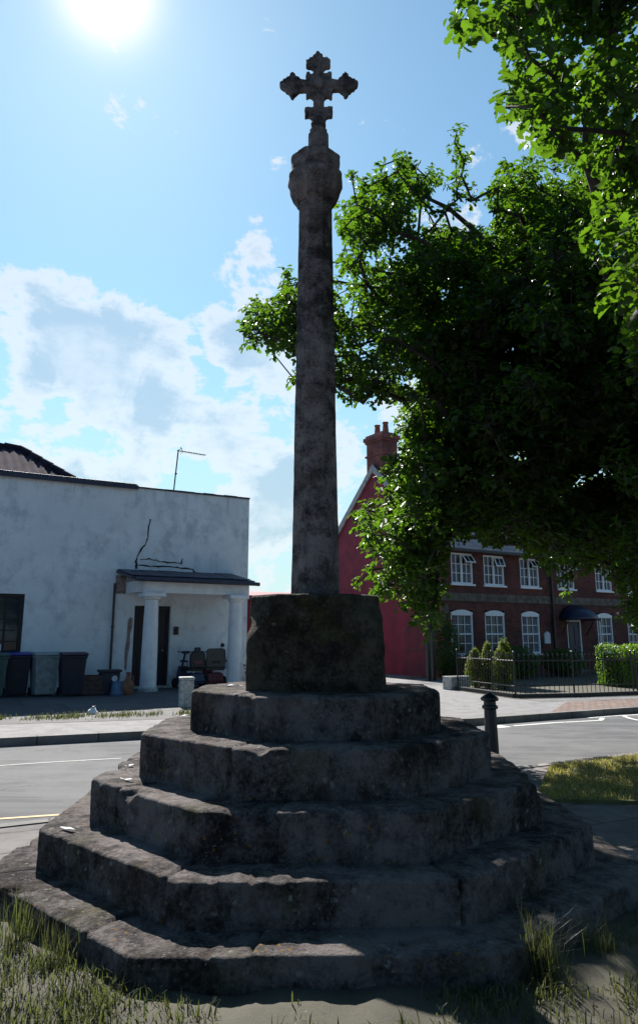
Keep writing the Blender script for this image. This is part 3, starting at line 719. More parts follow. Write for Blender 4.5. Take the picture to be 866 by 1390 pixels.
# ------------------------------------------------------------ white rendered building on the left
A1 = R(31); P1 = (-5.491, 21.499)
wb = empty('white_building', (P1[0], P1[1], 0), A1, 'white rendered building with stained cracked wall and a columned porch', 'building')
def wall_holes(x0, x1, z0, z1, y, holes, depth, m, name, parent):
    """front wall sheet in the plane y with rectangular openings and their reveals"""
    xs = sorted({x0, x1, *[h[0] for h in holes], *[h[1] for h in holes]}); zs = sorted({z0, z1, *[h[2] for h in holes], *[h[3] for h in holes]})
    mb = MB()
    for xa, xb in zip(xs, xs[1:]):
        for za, zb in zip(zs, zs[1:]):
            cx_, cz_ = (xa+xb)/2, (za+zb)/2
            if any(h[0] < cx_ < h[1] and h[2] < cz_ < h[3] for h in holes): continue
            mb.add([(xa, y, za), (xb, y, za), (xb, y, zb), (xa, y, zb)], [(0, 1, 2, 3)])
    for hx0, hx1, hz0, hz1 in holes:
        c = [(hx0, hz0), (hx1, hz0), (hx1, hz1), (hx0, hz1)]
        for (ax, az), (bx_, bz) in zip(c, c[1:]+c[:1]):
            mb.add([(ax, y, az), (bx_, y, bz), (bx_, y+depth, bz), (ax, y+depth, az)], [(0, 1, 2, 3)])
    me = bpy.data.meshes.new(name); me.from_pydata(mb.v, [], mb.f)
    return link(name, me, m, parent)
WX0, WX1, WH = -15.0, 3.86, 5.80
mbw = MB()
holes = [(-5.0, -2.76, 0.95, 2.58), (0.26, 1.36, 0.02, 2.33)]
wall = wall_holes(WX0, WX1, -0.1, WH, 0.0, holes, 0.22, M_render, 'front_wall', wb)
mb = MB(); mb.add([(WX1, 0, -.1), (WX1, 8, -.1), (WX1, 8, WH), (WX1, 0, WH)], [(0, 1, 2, 3)]); mb.add([(WX0, 0, -.1), (WX0, 8, -.1), (WX0, 8, WH), (WX0, 0, WH)], [(0, 1, 2, 3)])
mb.add([(WX0, 8, -.1), (WX1, 8, -.1), (WX1, 8, WH), (WX0, 8, WH)], [(0, 1, 2, 3)]); mb.build('side_wall', M_render, wb)
MB().box(WX0+.01, WX1-.01, .01, 7.99, WH-.25, WH-.15).build('flat_roof', M_lead, wb)
# coping: thicker on the left, stepping down to a thin uneven capping on the right
MB().box(WX0, .12, -.09, .25, WH-.02, WH+.10).box(WX0, .16, -.12, -.09, WH-.07, WH+.06).build('thick_coping', M_lead, wb, bevel=.01)
mb = MB(); xx = .165
while xx < WX1:
    l = random.uniform(.25, .6); e = min(xx+l, WX1+.06); mb.box(xx, e-.004, -.05, .22, WH-.005, WH+.045+random.uniform(-.006, .012)); xx = e
mb.build('thin_coping', M_lead, wb, bevel=.006)
# tiled hipped roof set back behind the parapet
def hip():
    ex1, ey0, ez = -1.30, .35, 5.72; rx, ry, rz = -2.85, 2.6, 7.16
    mb = MB(); nx, ny = 260, 26
    V = []; 
    for j in range(ny+1):
        t = j/ny; yy = ey0+(ry-ey0)*t; zz_ = ez+(rz-ez)*t; xr = ex1+(rx-ex1)*t
        for i in range(nx+1):
            x = -12+(xr+12)*i/nx
            ph = ((x/0.24) % 1.0); wave = 0.022*math.sin(ph*2*math.pi)
            V.append((x, yy, zz_+wave+(0.05 if j % 2 else 0.0)))
    f = [(j*(nx+1)+i, j*(nx+1)+i+1, (j+1)*(nx+1)+i+1, (j+1)*(nx+1)+i) for j in range(ny) for i in range(nx)]
    mb.add(V, f); o = mb.build('tiled_roof', M_tile, wb, smooth=True)
    m2 = MB(); m2.add([(ex1, ey0, ez), (ex1, 5, ez), (rx, ry, rz)], [(0, 1, 2)]); m2.add([(-12, 5, ez), (ex1, 5, ez), (rx, ry, rz), (-12, ry, rz)], [(0, 1, 2, 3)]); m2.build('rear_roof', M_tile, wb)
    m3 = MB()
    for k in range(20): m3.tube([(rx-.45*k, ry, rz+.03), (rx-.45*k-.44, ry, rz+.05)], [.10, .12], 8)
    for k in range(6):
        t = k/6; u = (k+.97)/6; a = Vector((ex1, ey0, ez+.05)).lerp(Vector((rx, ry, rz+.05)), t); c = Vector((ex1, ey0, ez+.05)).lerp(Vector((rx, ry, rz+.05)), u); m3.tube([a, c], [.12, .10], 8)
    m3.build('ridge_tiles', M_tile, wb, smooth='auto')
hip()
# dark barred window at the left edge
wn = MB().box(-5.0, -4.9, .08, .16, .95, 2.58).box(-2.86, -2.76, .08, .16, .95, 2.58).box(-4.9, -2.86, .08, .16, .95, 1.05).box(-4.9, -2.86, .08, .16, 2.48, 2.58).build('window', M_darkwood, wb, bevel=.006)
mb = MB()
for x in (-4.43, -3.99, -3.53, -3.20): mb.box(x-.02, x+.02, .085, .13, 1.05, 2.48)
for z in (1.33, 1.62, 1.91, 2.20): mb.box(-4.9, -2.86, .09, .125, z-.015, z+.015)
mb.build('glazing_bars', M_darkwood, wn)
MB().box(-4.9, -2.86, .135, .145, 1.05, 2.48).build('pane', M_glass, wn)
MB().box(-3.52, -3.24, .10, .13, 1.08, 1.26).build('paper_notice', M_sign, wn)
# door, black, inside the porch
dr = MB().box(.27, .35, .10, .20, .03, 2.32).box(1.27, 1.35, .10, .20, .03, 2.32).box(.35, 1.27, .10, .20, 2.22, 2.32).build('door', M_darkwood, wb)
mb = MB().box(.352, 1.268, .13, .17, .04, 2.215)
for x in (.45, .85):
    for z in (.2, 1.2): mb.box(x, x+.32, .115, .131, z, z+.8)
mb.build('door_leaf', M_darkwood, dr, bevel=.006)
MB().lathe([(.025, -.03), (.03, 0), (.02, .02)], 12, M=Matrix.Translation((1.18, .10, 1.05)) @ Matrix.Rotation(R(90), 4, 'X')).build('handle', M_metal, dr)
MB().box(.2, 1.42, -.12, .2, 0, .06).build('door_step', M_conc, wb, bevel=.01)
# porch
MB().box(-.34, -.045, -.03, -.003, 2.66, 3.18).build('porch_bracket', M_patch, wb)
MB().prism([(-1.46, 3.00), (-.004, 3.25), (-.004, 3.33), (-1.46, 3.06)], -.34, 3.40, axis='x').build('porch_roof', M_lead, wb, bevel=.01)
mb = MB()
for k in range(6): mb.prism([(-1.40-.03*(k % 2), 3.09), (-.01, 3.342), (-.01, 3.365+.006*(k % 3)), (-1.40, 3.115)], -.30+.6*k, -.30+.6*k+.57, axis='x')
mb.build('porch_roofing_felt', M_lead, wb, bevel=.008)
MB().tube([(-.22, -1.50, 2.99), (3.40, -1.50, 2.97), (3.52, -1.50, 2.965)], .055, 10).build('porch_gutter', M_lead, wb, smooth='auto')
MB().box(.10, 3.28, -1.32, -1.09, 2.64, 2.985).box(-.04, .16, -1.085, -.004, 2.66, 2.985).box(3.08, 3.28, -1.085, -.004, 2.66, 2.985).build('porch_beam', M_white, wb, bevel=.008)
MB().box(.165, 3.075, -1.085, -.006, 2.93, 2.975).build('porch_ceiling', M_white, wb)
for cx_ in (.36, 2.91):
    c = MB().lathe([(.225, .12), (.222, .3), (.215, 1.0), (.20, 1.8), (.185, 2.44)], 32, cx=cx_, cy=-1.19).build('column', M_white, wb, smooth='auto')
    MB().box(cx_-.30, cx_+.30, -1.49, -.89, 2.53, 2.635).lathe([(.19, 2.44), (.23, 2.47), (.25, 2.53)], 32, cx=cx_, cy=-1.19).build('capital', M_white, c, bevel=.006)
    MB().lathe([(.27, .0), (.27, .08), (.235, .12)], 32, cx=cx_, cy=-1.19).build('base', M_conc, c)
# drainpipe, bell, patch, cracks
MB().tube([(-.37, -.06, 2.95), (-.37, -.06, .02)], .035, 8).tube([(-.37, -.06, 1.75), (-.37, -.06, 1.70)], .05, 8).build('drainpipe', M_black, wb, smooth='auto')
MB().box(1.46, 1.60, -.06, 0, 1.50, 1.74).box(1.49, 1.57, -.10, -.06, 1.54, 1.66).build('bell_box', M_black, wb, bevel=.01)
MB().prism([(.05, .55), (.10, .50), (.12, .9), (.17, 1.2), (.16, 1.5), (.22, 1.80), (.22, 1.96), (.14, 2.0), (.08, 1.9), (.07, 1.4), (.03, 1.0)], -.012, .0).build('bare_plaster_patch', M_patch, wb)
def crack(pts, r=.014):
    q = []
    for (xa, za), (xb, zb) in zip(pts, pts[1:]):
        for k in range(5):
            t = k/5; q.append((xa+(xb-xa)*t+random.uniform(-.02, .02), -.001, za+(zb-za)*t+random.uniform(-.014, .014)))
    q.append((pts[-1][0], -.001, pts[-1][1]))
    MB().tube(q, [r*random.uniform(.5, 1.5) for _ in q], 5).build('crack', M_crack, wb)
crack([(.58, 4.90), (.55, 4.35), (.50, 4.15), (.28, 3.85), (.22, 3.40)], .019)
crack([(.36, 3.68), (.62, 3.70), (1.0, 3.64), (1.50, 3.62), (1.64, 3.60), (1.66, 3.76)], .019)
crack([(.33, 3.50), (.9, 3.49), (1.5, 3.50), (1.98, 3.44), (2.30, 3.22)], .019)
crack([(.22, 3.62), (.26, 3.40)], .03)

# television aerial on the roof of the white building
ae = empty('television_aerial', wb.matrix_basis @ Vector((0, 0, 0)), A1, 'thin metal television aerial on a mast above the white parapet', 'aerial')
ae.location = Vector((P1[0], P1[1], 0))+Matrix.Rotation(A1, 3, 'Z') @ Vector((1.45, .5, WH-.16))
MB().tube([(0, 0, 0), (.12, 0, 1.62)], .022, 8).build('mast', M_black, ae)
MB().tube([(.08, 0, 1.60), (1.05, 0, 1.57)], .014, 8).build('boom', M_black, ae)
mb = MB()
for k, x in enumerate([.22, .30, .40, .5, .6, .7, .8, .9, 1.0]): mb.tube([(x, -.14, 1.592-.03*x), (x, .14, 1.592-.03*x)], .006, 6)
mb.build('elements', M_black, ae)
MB().tube([(.20, -.03, 1.48), (.26, .0, 1.60), (.20, .03, 1.74)], .010, 6).tube([(.13, 0, 1.62), (.24, 0, 1.70)], .01, 6).build('reflector', M_black, ae)
MB().box(.045, .095, -.04, .04, .82, .86).build('clamp', M_black, ae)

# ------------------------------------------------------------ things standing in front of the white building
def onw(x, y, off=0.0):   # pixel on the ground in world
    return onz(x, y, .004)
def wheelie(px, py, rz, mbody, mlid, lab, hgt=1.08, wd=.58, dirty=0):
    p = onw(px, py); t = empty('wheelie_bin', p, rz, lab, 'bin', 'wheelie bins lined up against the white wall')
    a, c = wd/2, .36; a2, c2 = a*.80, .27
    mb = MB(); H = hgt-.09
    vs = []
    for (xx, yy, z) in ((a2, c2, .05), (a, c, H)):
        vs += [(-xx, -yy, z), (xx, -yy, z), (xx, yy, z), (-xx, yy, z)]
    mb.add(vs, [(0, 1, 5, 4), (1, 2, 6, 5), (2, 3, 7, 6), (3, 0, 4, 7), (0, 3, 2, 1), (4, 5, 6, 7)])
    mb.box(-a-.015, a+.015, -c-.02, c+.02, H-.07, H+.002)
    for x in (-.16, .16): mb.add([(x-.012, -c2-.012, .12), (x+.012, -c2-.012, .12), (x+.012, -c-.008, H-.1), (x-.012, -c-.008, H-.1)], [(0, 1, 2, 3)])
    mb.build('body', mbody, t, bevel=.02)
    mb = MB(); prof = [(-c-.05, H+.004), (-c-.05, H+.03), (-c+.05, H+.065), (0, H+.085), (c-.05, H+.075), (c+.04, H+.05), (c+.04, H+.004)]
    mb.prism(prof, -a-.03, a+.03, axis='x'); mb.build('lid', mlid, t, bevel=.012)
    MB().tube([(-a+.05, c+.06, H-.02), (a-.05, c+.06, H-.02)], .018, 8).build('handle', mbody, t)
    for s_ in (-1, 1):
        MB().lathe([(.02, -.025), (.10, -.022), (.10, .022), (.02, .025)], 18, M=Matrix.Translation((s_*(a2+.02), c2-.02, .10)) @ Matrix.Rotation(R(90), 4, 'Y')).build('wheel', M_rubber, t)
    return t
wheelie(-14, 948, A1+R(2), M_bingreen, M_bingreen, 'dark green wheelie bin cut by the left edge of the photo')
wheelie(20, 945, A1-R(4), M_bindark, M_binblue, 'dark wheelie bin with a bright blue lid, second from the left')
wheelie(57, 945, A1+R(3), M_bingrey, M_bingrey, 'pale grey wheelie bin between two dark ones')
wheelie(95, 945, A1-R(2), M_bindark, M_binpurple, 'dark wheelie bin with a blackish burgundy lid, right of the pale grey one')
p = onw(121, 944); t = empty('planter', p, A1, 'low brown wooden trough between the dark bin and the black tub', 'planter')
mb = MB()
for k in range(4): mb.box(-.34, .34, -.18, -.155, .02+.12*k, .13+.12*k); mb.box(-.34, .34, .155, .18, .02+.12*k, .13+.12*k); mb.box(-.34, -.315, -.154, .154, .02+.12*k, .13+.12*k); mb.box(.315, .34, -.154, .154, .02+.12*k, .13+.12*k)
mb.build('boards', M_brickbox, t, bevel=.005); MB().box(-.31, .31, -.15, .15, .03, .42).build('soil', M_ground, t)
p = onw(147, 943); t = empty('recycling_tub', p, A1, 'black tapered tub with a pale round sticker below the drainpipe', 'tub')
mb = MB(); mb.prism([(-.17, 0), (.17, 0), (.24, .56), (-.24, .56)], -.18, .18); mb.box(-.27, .27, -.21, .21, .56, .62); mb.build('body', M_bindark, t, bevel=.012)
MB().lathe([(.001, 0), (.075, 0), (.075, .006), (.001, .006)], 20, M=Matrix.Translation((.09, -.181, .40)) @ Matrix.Rotation(R(90), 4, 'X')).build('round_sticker', M_sign, t)
p = onw(160, 944); t = empty('bucket', p, 0, 'upturned dull blue bucket on the ground beside the black tub', 'bucket')
MB().lathe([(.20, 0), (.205, .03), (.19, .04), (.15, .33), (.10, .345)], 24).build('body', M_bucket, t, smooth='auto')
MB().tube([(.2*math.cos(a), -.02+.22*math.sin(a)*-1, .05+.02*math.sin(a)) for a in [i*math.pi/10 for i in range(11)]], .006, 6).build('handle', M_metal, t)
p = onw(173, 944); t = empty('clay_jar', p, 0, 'tall narrow-necked terracotta jar left of the porch column', 'jar')
MB().lathe([(.10, 0), (.15, .08), (.17, .2), (.13, .32), (.06, .42), (.045, .52), (.07, .56)], 20).build('body', M_clay, t, smooth='auto')
MB().tube([(.05, 0, .50), (.12, 0, .46), (.13, 0, .36)], .014, 8).build('handle', M_clay, t)
p = onz(125, 970); o = MB().lathe([(.02, 0), (.10, .015), (.12, .05), (.08, .09), (.04, .12), (.05, .14)], 14).build('litter_bag', M_litter, smooth=True)
for v in o.data.vertices:
    v.co += Vector((fbm(v.co, 9), fbm(v.co+Vector((3, 1, 1)), 9), fbm(v.co+Vector((1, 5, 1)), 9)))*.06
o.location = p; tag(o, 'crumpled white plastic bag among the weeds by the forecourt', 'litter')

# mobility scooters parked in the porch, seen from behind
def scooter(loc, rz, big, mseat, mbody, lab):
    t = empty('mobility_scooter', loc, rz, lab, 'mobility scooter', 'mobility scooters parked in the porch')
    s = 1.0
    MB().box(-.22, .22, -.55, .50, .14, .20).prism([(-.55, .20), (-.10, .20), (-.16, .44), (-.50, .42)], -.22, .22, axis='x').build('body', mbody, t, bevel=.03)
    MB().prism([(.32, .20), (.52, .20), (.50, .42), (.42, .62), (.36, .60)], -.14, .14, axis='x').build('front_cowl', mbody, t, bevel=.03)
    w_ = .25 if not big else .29
    MB().box(-w_, w_, -.42, .06, .50, .60).build('seat', mseat, t, bevel=.035)
    MB().tube([(0, -.25, .40), (0, -.25, .51)], .04, 10).build('seat_post', M_metal, t)
    top = 1.02 if not big else 1.12
    k = MB().prism([(-w_+.02, .58), (w_-.02, .58), (w_, .75), (w_-.01, top-.05), (w_-.08, top), (-w_+.08, top), (-w_+.01, top-.05), (-w_, .75)], -.50, -.41).build('backrest', mseat, t, bevel=.03)
    MB().box(-.12, .12, -.509, -.5015, .70, .78).build('reflector_panel', M_redplastic if not big else M_vinyl, k)
    if not big: MB().box(-.10, .10, -.47, -.40, top+.005, top+.13).build('headrest', mseat, t, bevel=.03)
    for sx in (-1, 1):
        MB().box(sx*(w_+.05)-.03, sx*(w_+.05)+.03, -.40, -.04, .74, .79).tube([(sx*(w_+.05), -.40, .76), (sx*(w_+.05), -.44, .60), (sx*(w_-.02), -.42, .56)], .015, 8).build('armrest', M_vinyl, t, bevel=.01)
        wh = MB().lathe([(.05, -.045), (.15, -.045), (.17, -.025), (.17, .025), (.15, .045), (.05, .045)], 22, M=Matrix.Translation((sx*.27, -.36, .17)) @ Matrix.Rotation(R(90), 4, 'Y')).build('rear_wheel', M_rubber, t, smooth='auto')
        MB().lathe([(.001, -.048), (.06, -.048), (.06, .048), (.001, .048)], 14, M=Matrix.Translation((sx*.27, -.36, .17)) @ Matrix.Rotation(R(90), 4, 'Y')).build('hub', M_metal, wh)
        MB().lathe([(.03, -.035), (.12, -.035), (.135, -.015), (.135, .015), (.12, .035), (.03, .035)], 20, M=Matrix.Translation((sx*.21, .46, .136)) @ Matrix.Rotation(R(90), 4, 'Y')).build('front_wheel', M_rubber, t, smooth='auto')
    ti = MB().tube([(0, .44, .55), (0, .26, .98)], .03, 10).box(-.10, .10, .18, .30, .96, 1.04).build('tiller', mbody, t, bevel=.008)
    MB().tube([(-.30, .16, 1.03), (-.12, .24, 1.0), (.12, .24, 1.0), (.30, .16, 1.03)], .016, 8).build('handlebar', M_black, ti)
    if big:
        m1 = MB().tube([(.26, .18, 1.03), (.33, .10, 1.16)], .008, 6).build('mirror_stem', M_black, t); MB().lathe([(.001, -.01), (.06, -.01), (.06, .01), (.001, .01)], 16, M=Matrix.Translation((.34, .09, 1.20)) @ Matrix.Rotation(R(90), 4, 'X')).build('mirror', M_black, m1)
        MB().box(-.2, .2, .50, .68, .48, .72).build('basket', M_black, t, bevel=.01)
    return t
def inw(x, y, z=0.0): return Vector((P1[0], P1[1], 0))+Matrix.Rotation(A1, 3, 'Z') @ Vector((x, y, z))
scooter(inw(1.78, -.55), A1+R(8), False, M_vinyl, M_bluebody, 'smaller black mobility scooter next to the door, nearer the left column')
scooter(inw(2.45, -.60), A1-R(8), True, M_vinylgrey, M_redplastic, 'larger mobility scooter with a rounded grey-brown backrest, nearer the right column')
p = inw(3.40, -1.35); t = empty('potted_plant', p, 0, 'purple flowering plant in a pot right of the right porch column', 'plant')
MB().lathe([(.12, 0), (.17, .28), (.18, .30)], 18).build('pot', M_clay, t)
q = RS.normal(0, 1, (260, 3)); q = q/np.linalg.norm(q, axis=1)[:, None]*RS.uniform(.3, 1, (260, 1))*np.array([.22, .22, .36])+np.array([0, 0, .62])
leaves('foliage', q, RS.normal(0, 1, q.shape)+[0, 0, .8], RS.uniform(.06, .11, len(q)), 'oval', M_shrub, t)
q = RS.normal(0, 1, (90, 3)); q = q/np.linalg.norm(q, axis=1)[:, None]*np.array([.24, .24, .30])+np.array([0, 0, .55])
for v in q[:14]: leaves('flower', v[None]+RS.normal(0, .012, (6, 3)), RS.normal(0, 1, (6, 3)), RS.uniform(.05, .08, 6), 'oval', M_flower, t)

# ------------------------------------------------------------ brick house on the right
A2 = R(33); PX, PY = 4.492, 27.0
bh = empty('brick_house', (PX, PY, 0), A2, 'two storey red brick house with white windows and a dark red gable end', 'house')
HW, HD, EAVE, RIDGE = 22.0, 7.7, 4.75, 8.35
U = [(.56, 1.66), (2.24, 3.34), (4.24, 5.34), (6.43, 7.51), (8.92, 10.02), (10.95, 12.05), (13.4, 14.5), (15.8, 16.9)]
Lw = [(.45, 1.56), (2.18, 3.24), (4.17, 5.21), (8.80, 9.85), (10.9, 11.95), (13.4, 14.5), (15.8, 16.9)]
DOOR = (6.85, 7.75)
holes = [(a, c, 3.36, 4.50) for a, c in U]+[(a, c, .78, 2.40) for a, c in Lw]+[(DOOR[0], DOOR[1], .12, 2.12)]
wall_holes(0.0, HW, -.1, EAVE, 0.0, holes, .12, M_brick, 'brick_front_wall', bh)
mb = MB(); mb.add([(0, 0, -.1), (0, HD, -.1), (0, HD, EAVE), (0, HD/2, RIDGE), (0, 0, EAVE)], [(0, 1, 2, 3, 4)])
mb.build('gable_wall', M_redwall, bh)
mb = MB(); mb.add([(HW, 0, -.1), (HW, HD, -.1), (HW, HD, EAVE), (HW, HD/2, RIDGE), (HW, 0, EAVE)], [(0, 1, 2, 3, 4)]); mb.add([(0, HD, -.1), (HW, HD, -.1), (HW, HD, EAVE), (0, HD, EAVE)], [(0, 1, 2, 3)]); mb.build('rear_walls', M_brick, bh)
sl = (RIDGE-EAVE)/(HD/2)
rf = MB().prism([(-.25, EAVE-.25*sl+.02), (HD/2, RIDGE+.02), (HD+.25, EAVE-.25*sl+.02), (HD+.25, EAVE-.25*sl+.12), (HD/2, RIDGE+.14), (-.25, EAVE-.25*sl+.12)], -.02, HW, axis='x').build('roof', M_slate, bh)
mb = MB()
vg = lambda y0, z0, y1, z1: [(y0, z0-.16), (y1, z1-.16), (y1, z1+.16), (y0, z0+.16)]
mb.prism(vg(-.28, EAVE-.28*sl+.02, HD/2, RIDGE+.02), -.09, -.024, axis='x'); mb.prism(vg(HD/2+.002, RIDGE+.02, HD+.28, EAVE-.28*sl+.02), -.09, -.024, axis='x')
mb.build('verge_board', M_verge, bh)
MB().box(-.05, HW, -.33, -.24, EAVE-.20, EAVE-.11).box(0.01, HW, -.10, -.004, EAVE-.17, EAVE-.02).build('eaves_gutter', M_black, bh)
MB().box(.004, HW, -.035, -.001, 2.72, 3.02).build('string_course', M_band, bh, bevel=.01)
for rng in (range(0, 8), range(10, 14)):
    mb = MB()
    for k in rng:
        ww = .34 if k % 2 else .2; mb.box(.002, ww, -.012, -.0005, -.05+.33*k, .278+.33*k)
    mb.build('corner_quoins', M_band, bh)
# chimney on the gable
ch = MB().box(.05, .85, HD/2-.55+.0, HD/2+.55, RIDGE-.7, RIDGE+1.15).box(0.0, .9, HD/2-.6, HD/2+.6, RIDGE+1.15, RIDGE+1.25).box(-.05, .95, HD/2-.66, HD/2+.66, RIDGE+1.25, RIDGE+1.42).box(.02, .88, HD/2-.58, HD/2+.58, RIDGE+1.42, RIDGE+1.52).build('chimney', M_chimbrick, bh, bevel=.01)
ch2 = MB().box(.0, .90, HD/2-.6, HD/2+.6, RIDGE+.55, RIDGE+.63).build('string_band', M_chimbrick, ch)
for dy in (-.28, .28): MB().lathe([(.15, RIDGE+1.52), (.14, RIDGE+1.6), (.11, RIDGE+1.95), (.13, RIDGE+1.98), (.13, RIDGE+2.03)], 16, cx=.45, cy=HD/2+dy).build('chimney_pot', M_pot, ch, smooth='auto')
# windows
def sash(x0, x1, z0, z1):
    f = MB(); t = .065; y0, y1 = .02, .10
    f.box(x0, x0+t, y0, y1, z0, z1).box(x1-t, x1, y0, y1, z0, z1).box(x0+t, x1-t, y0, y1, z0, z0+.07)
    # arched head: thick head board with a curved underside and a segmental top set against the brick
    n = 12; w_ = x1-x0; top = [(x0+w_*k/n, z1+.11*(1-(2*k/n-1)**2)) for k in range(n+1)]
    f2 = MB().prism(top+[(x1-t, z1-.10), (x0+t, z1-.10)], -.012, .10)
    f.add(f2.v, f2.f)
    fr = f.build('window', M_winwhite, bh, bevel=.004)
    zi0, zi1 = z0+.07, z1-.09; zm = (zi0+zi1)/2; b_ = MB()
    b_.box(x0+t, x1-t, .045, .085, zm-.025, zm+.025)
    for k in (1, 2):
        x = x0+t+(w_-2*t)*k/3; b_.box(x-.012, x+.012, .05, .075, zi0, zm-.025).box(x-.012, x+.012, .05, .075, zm+.025, zi1)
    for za, zb in ((zi0, zm), (zm, zi1)):
        z = (za+zb)/2; xs = [x0+t+(w_-2*t)*k/3 for k in range(4)]
        for k in range(3): b_.box(xs[k]+.0125, xs[k+1]-.0125, .05, .075, z-.012, z+.012)
    b_.build('glazing_bars', M_winwhite, fr)
    MB().box(x0+t-.01, x1-t+.01, .087, .095, zi0-.01, zi1+.02).build('pane', M_glass, fr)
    MB().box(x0-.05, x1+.05, -.07, .0, z0-.06, z0-.002).build('sill', M_winwhite, fr, bevel=.005)
    return fr
def casement(x0, x1, z0, z1, op):
    f = MB(); t = .06; y0, y1 = .02, .10; xm = (x0+x1)/2
    f.box(x0, x0+t, y0, y1, z0, z1).box(x1-t, x1, y0, y1, z0, z1).box(x0+t, x1-t, y0, y1, z0, z0+t).box(x0+t, x1-t, y0, y1, z1-t, z1)
    f.box(xm-.035, xm+.035, y0, y1, z0+t, z1-t)
    fr = f.build('window', M_winwhite, bh, bevel=.004)
    b_ = MB(); zi0, zi1 = z0+t, z1-t; H = zi1-zi0; ztr = zi0+H*.66
    for xa, xb in ((x0+t, xm-.035), (xm+.035, x1-t)):
        xc = (xa+xb)/2; b_.box(xc-.012, xc+.012, .05, .075, zi0, zi1)
        for q in (1/3, 2/3):
            z = zi0+H*q; b_.box(xa, xc-.0125, .05, .075, z-.012, z+.012); b_.box(xc+.0125, xb, .05, .075, z-.012, z+.012)
    b_.build('glazing_bars', M_winwhite, fr)
    MB().box(x0+t-.01, x1-t+.01, .087, .095, zi0-.01, zi1+.01).build('pane', M_glass, fr)
    MB().box(x0-.06, x1+.06, -.07, .0, z0-.07, z0-.002).build('sill', M_winwhite, fr, bevel=.005)
    if op:    # open top light, hinged along its head and pushed out
        xa, xb = xm+.03, x1-.03; h_ = H*.36; M = Matrix.Translation((0, .012, z1-.06)) @ Matrix.Rotation(R(-38 if op == 1 else -20), 4, 'X')
        k = MB().box(xa, xa+.04, -.02, .012, -h_, 0, M).box(xb-.04, xb, -.02, .012, -h_, 0, M).box(xa+.04, xb-.04, -.02, .012, -h_, -h_+.04, M).box(xa+.04, xb-.04, -.02, .012, -.04, 0, M).box((xa+xb)/2-.012, (xa+xb)/2+.012, -.015, .008, -h_+.04, -.04, M).build('open_top_light', M_winwhite, fr)
        MB().box(xa+.04, xb-.04, -.006, -.001, -h_+.04, -.04, M).build('open_light_glass', M_glass, k)
    return fr
for (a, c), op in zip(U, [1, 2, 1, 1, 0, 0, 0, 0]): casement(a, c, 3.36, 4.50, op)
for a, c in Lw: sash(a, c, .78, 2.30)
for i_, (a, c) in enumerate(Lw[:4]+U[:5]):
    z0c, z1c = ((.86, 2.25) if i_ < 4 else (3.44, 4.43)); k_ = [.22, .16, .28, .2, .3, .18, .2, .25, .2][i_]
    mbc = MB(); n = 10
    for s0, s1 in ((a+.07, a+.07+k_), (c-.07-k_, c-.07)):
        for q in range(n):
            xa = s0+(s1-s0)*q/n; xb = s0+(s1-s0)*(q+1)/n; ya = .0862 if q % 2 else .0800; yb = .0800 if q % 2 else .0862
            mbc.add([(xa, ya, z0c), (xb, yb, z0c), (xb, yb, z1c), (xa, ya, z1c)], [(0, 1, 2, 3)])
    mbc.build('curtain', M_curtain, bh)
# front door with a blue curved canopy, drainpipe, notice board
d_ = MB().box(DOOR[0], DOOR[0]+.07, .02, .12, .12, 2.12).box(DOOR[1]-.07, DOOR[1], .02, .12, .12, 2.12).box(DOOR[0]+.07, DOOR[1]-.07, .02, .12, 2.03, 2.12).build('door', M_winwhite, bh)
mb = MB().box(DOOR[0]+.072, DOOR[1]-.072, .06, .10, .13, 2.028)
for x in (DOOR[0]+.15, DOOR[0]+.50):
    for z0_, z1_ in ((.3, .95), (1.1, 1.85)): mb.box(x, x+.27, .045, .061, z0_, z1_)
dl = mb.build('door_leaf', M_canopy, d_, bevel=.005)
MB().lathe([(.001, -.03), (.03, -.02), (.03, .0), (.001, .01)], 12, M=Matrix.Translation((DOOR[1]-.14, .04, 1.1)) @ Matrix.Rotation(R(90), 4, 'X')).build('door_knob', M_metal, dl)
MB().box(DOOR[0]-.15, DOOR[1]+.15, -.35, .0, -.05, .12).build('door_step', M_band, bh, bevel=.01)
mb = MB(); n = 20; cxx = 7.25; cr_ = .88; vs = []; ny = 6
for j in range(ny+1):
    u = j/ny; yy = -1.0*math.sin(u*math.pi/2); hz = 2.02+ .0; k_ = math.cos(u*math.pi/2)
    for i in range(n+1):
        a = math.pi*i/n; vs.append((cxx-cr_*math.cos(a), yy*(.35+.65*math.sin(a)) if j else -.005, 2.08+.62*math.sin(a)*max(.02, k_)))
fs = [(j*(n+1)+i, j*(n+1)+i+1, (j+1)*(n+1)+i+1, (j+1)*(n+1)+i) for j in range(ny) for i in range(n)]
mb.add(vs, fs); cpy = mb.build('door_canopy', M_canopy, bh, smooth=True); md = cpy.modifiers.new('t', 'SOLIDIFY'); md.thickness = .03
MB().tube([(cxx-cr_+.08, -.02, 1.5), (cxx-cr_+.08, -.40, 2.06)], .02, 6).tube([(cxx+cr_-.08, -.02, 1.5), (cxx+cr_-.08, -.40, 2.06)], .02, 6).build('canopy_bracket', M_black, cpy)
MB().tube([(5.95, -.09, EAVE-.16), (5.95, -.09, .0)], .05, 10).box(5.87, 6.03, -.17, -.04, EAVE-.45, EAVE-.28).build('drainpipe', M_black, bh)
MB().box(5.38, 5.70, -.08, -.002, 1.16, 1.54).prism([(5.36, 1.54), (5.72, 1.54), (5.54, 1.64)], -.09, -.002).build('notice_box', M_sign, bh, bevel=.008)
MB().tube([(8.28, -.5, 0.05), (8.28, -.5, 2.05)], .035, 8).build('canopy_post', M_winwhite, bh)

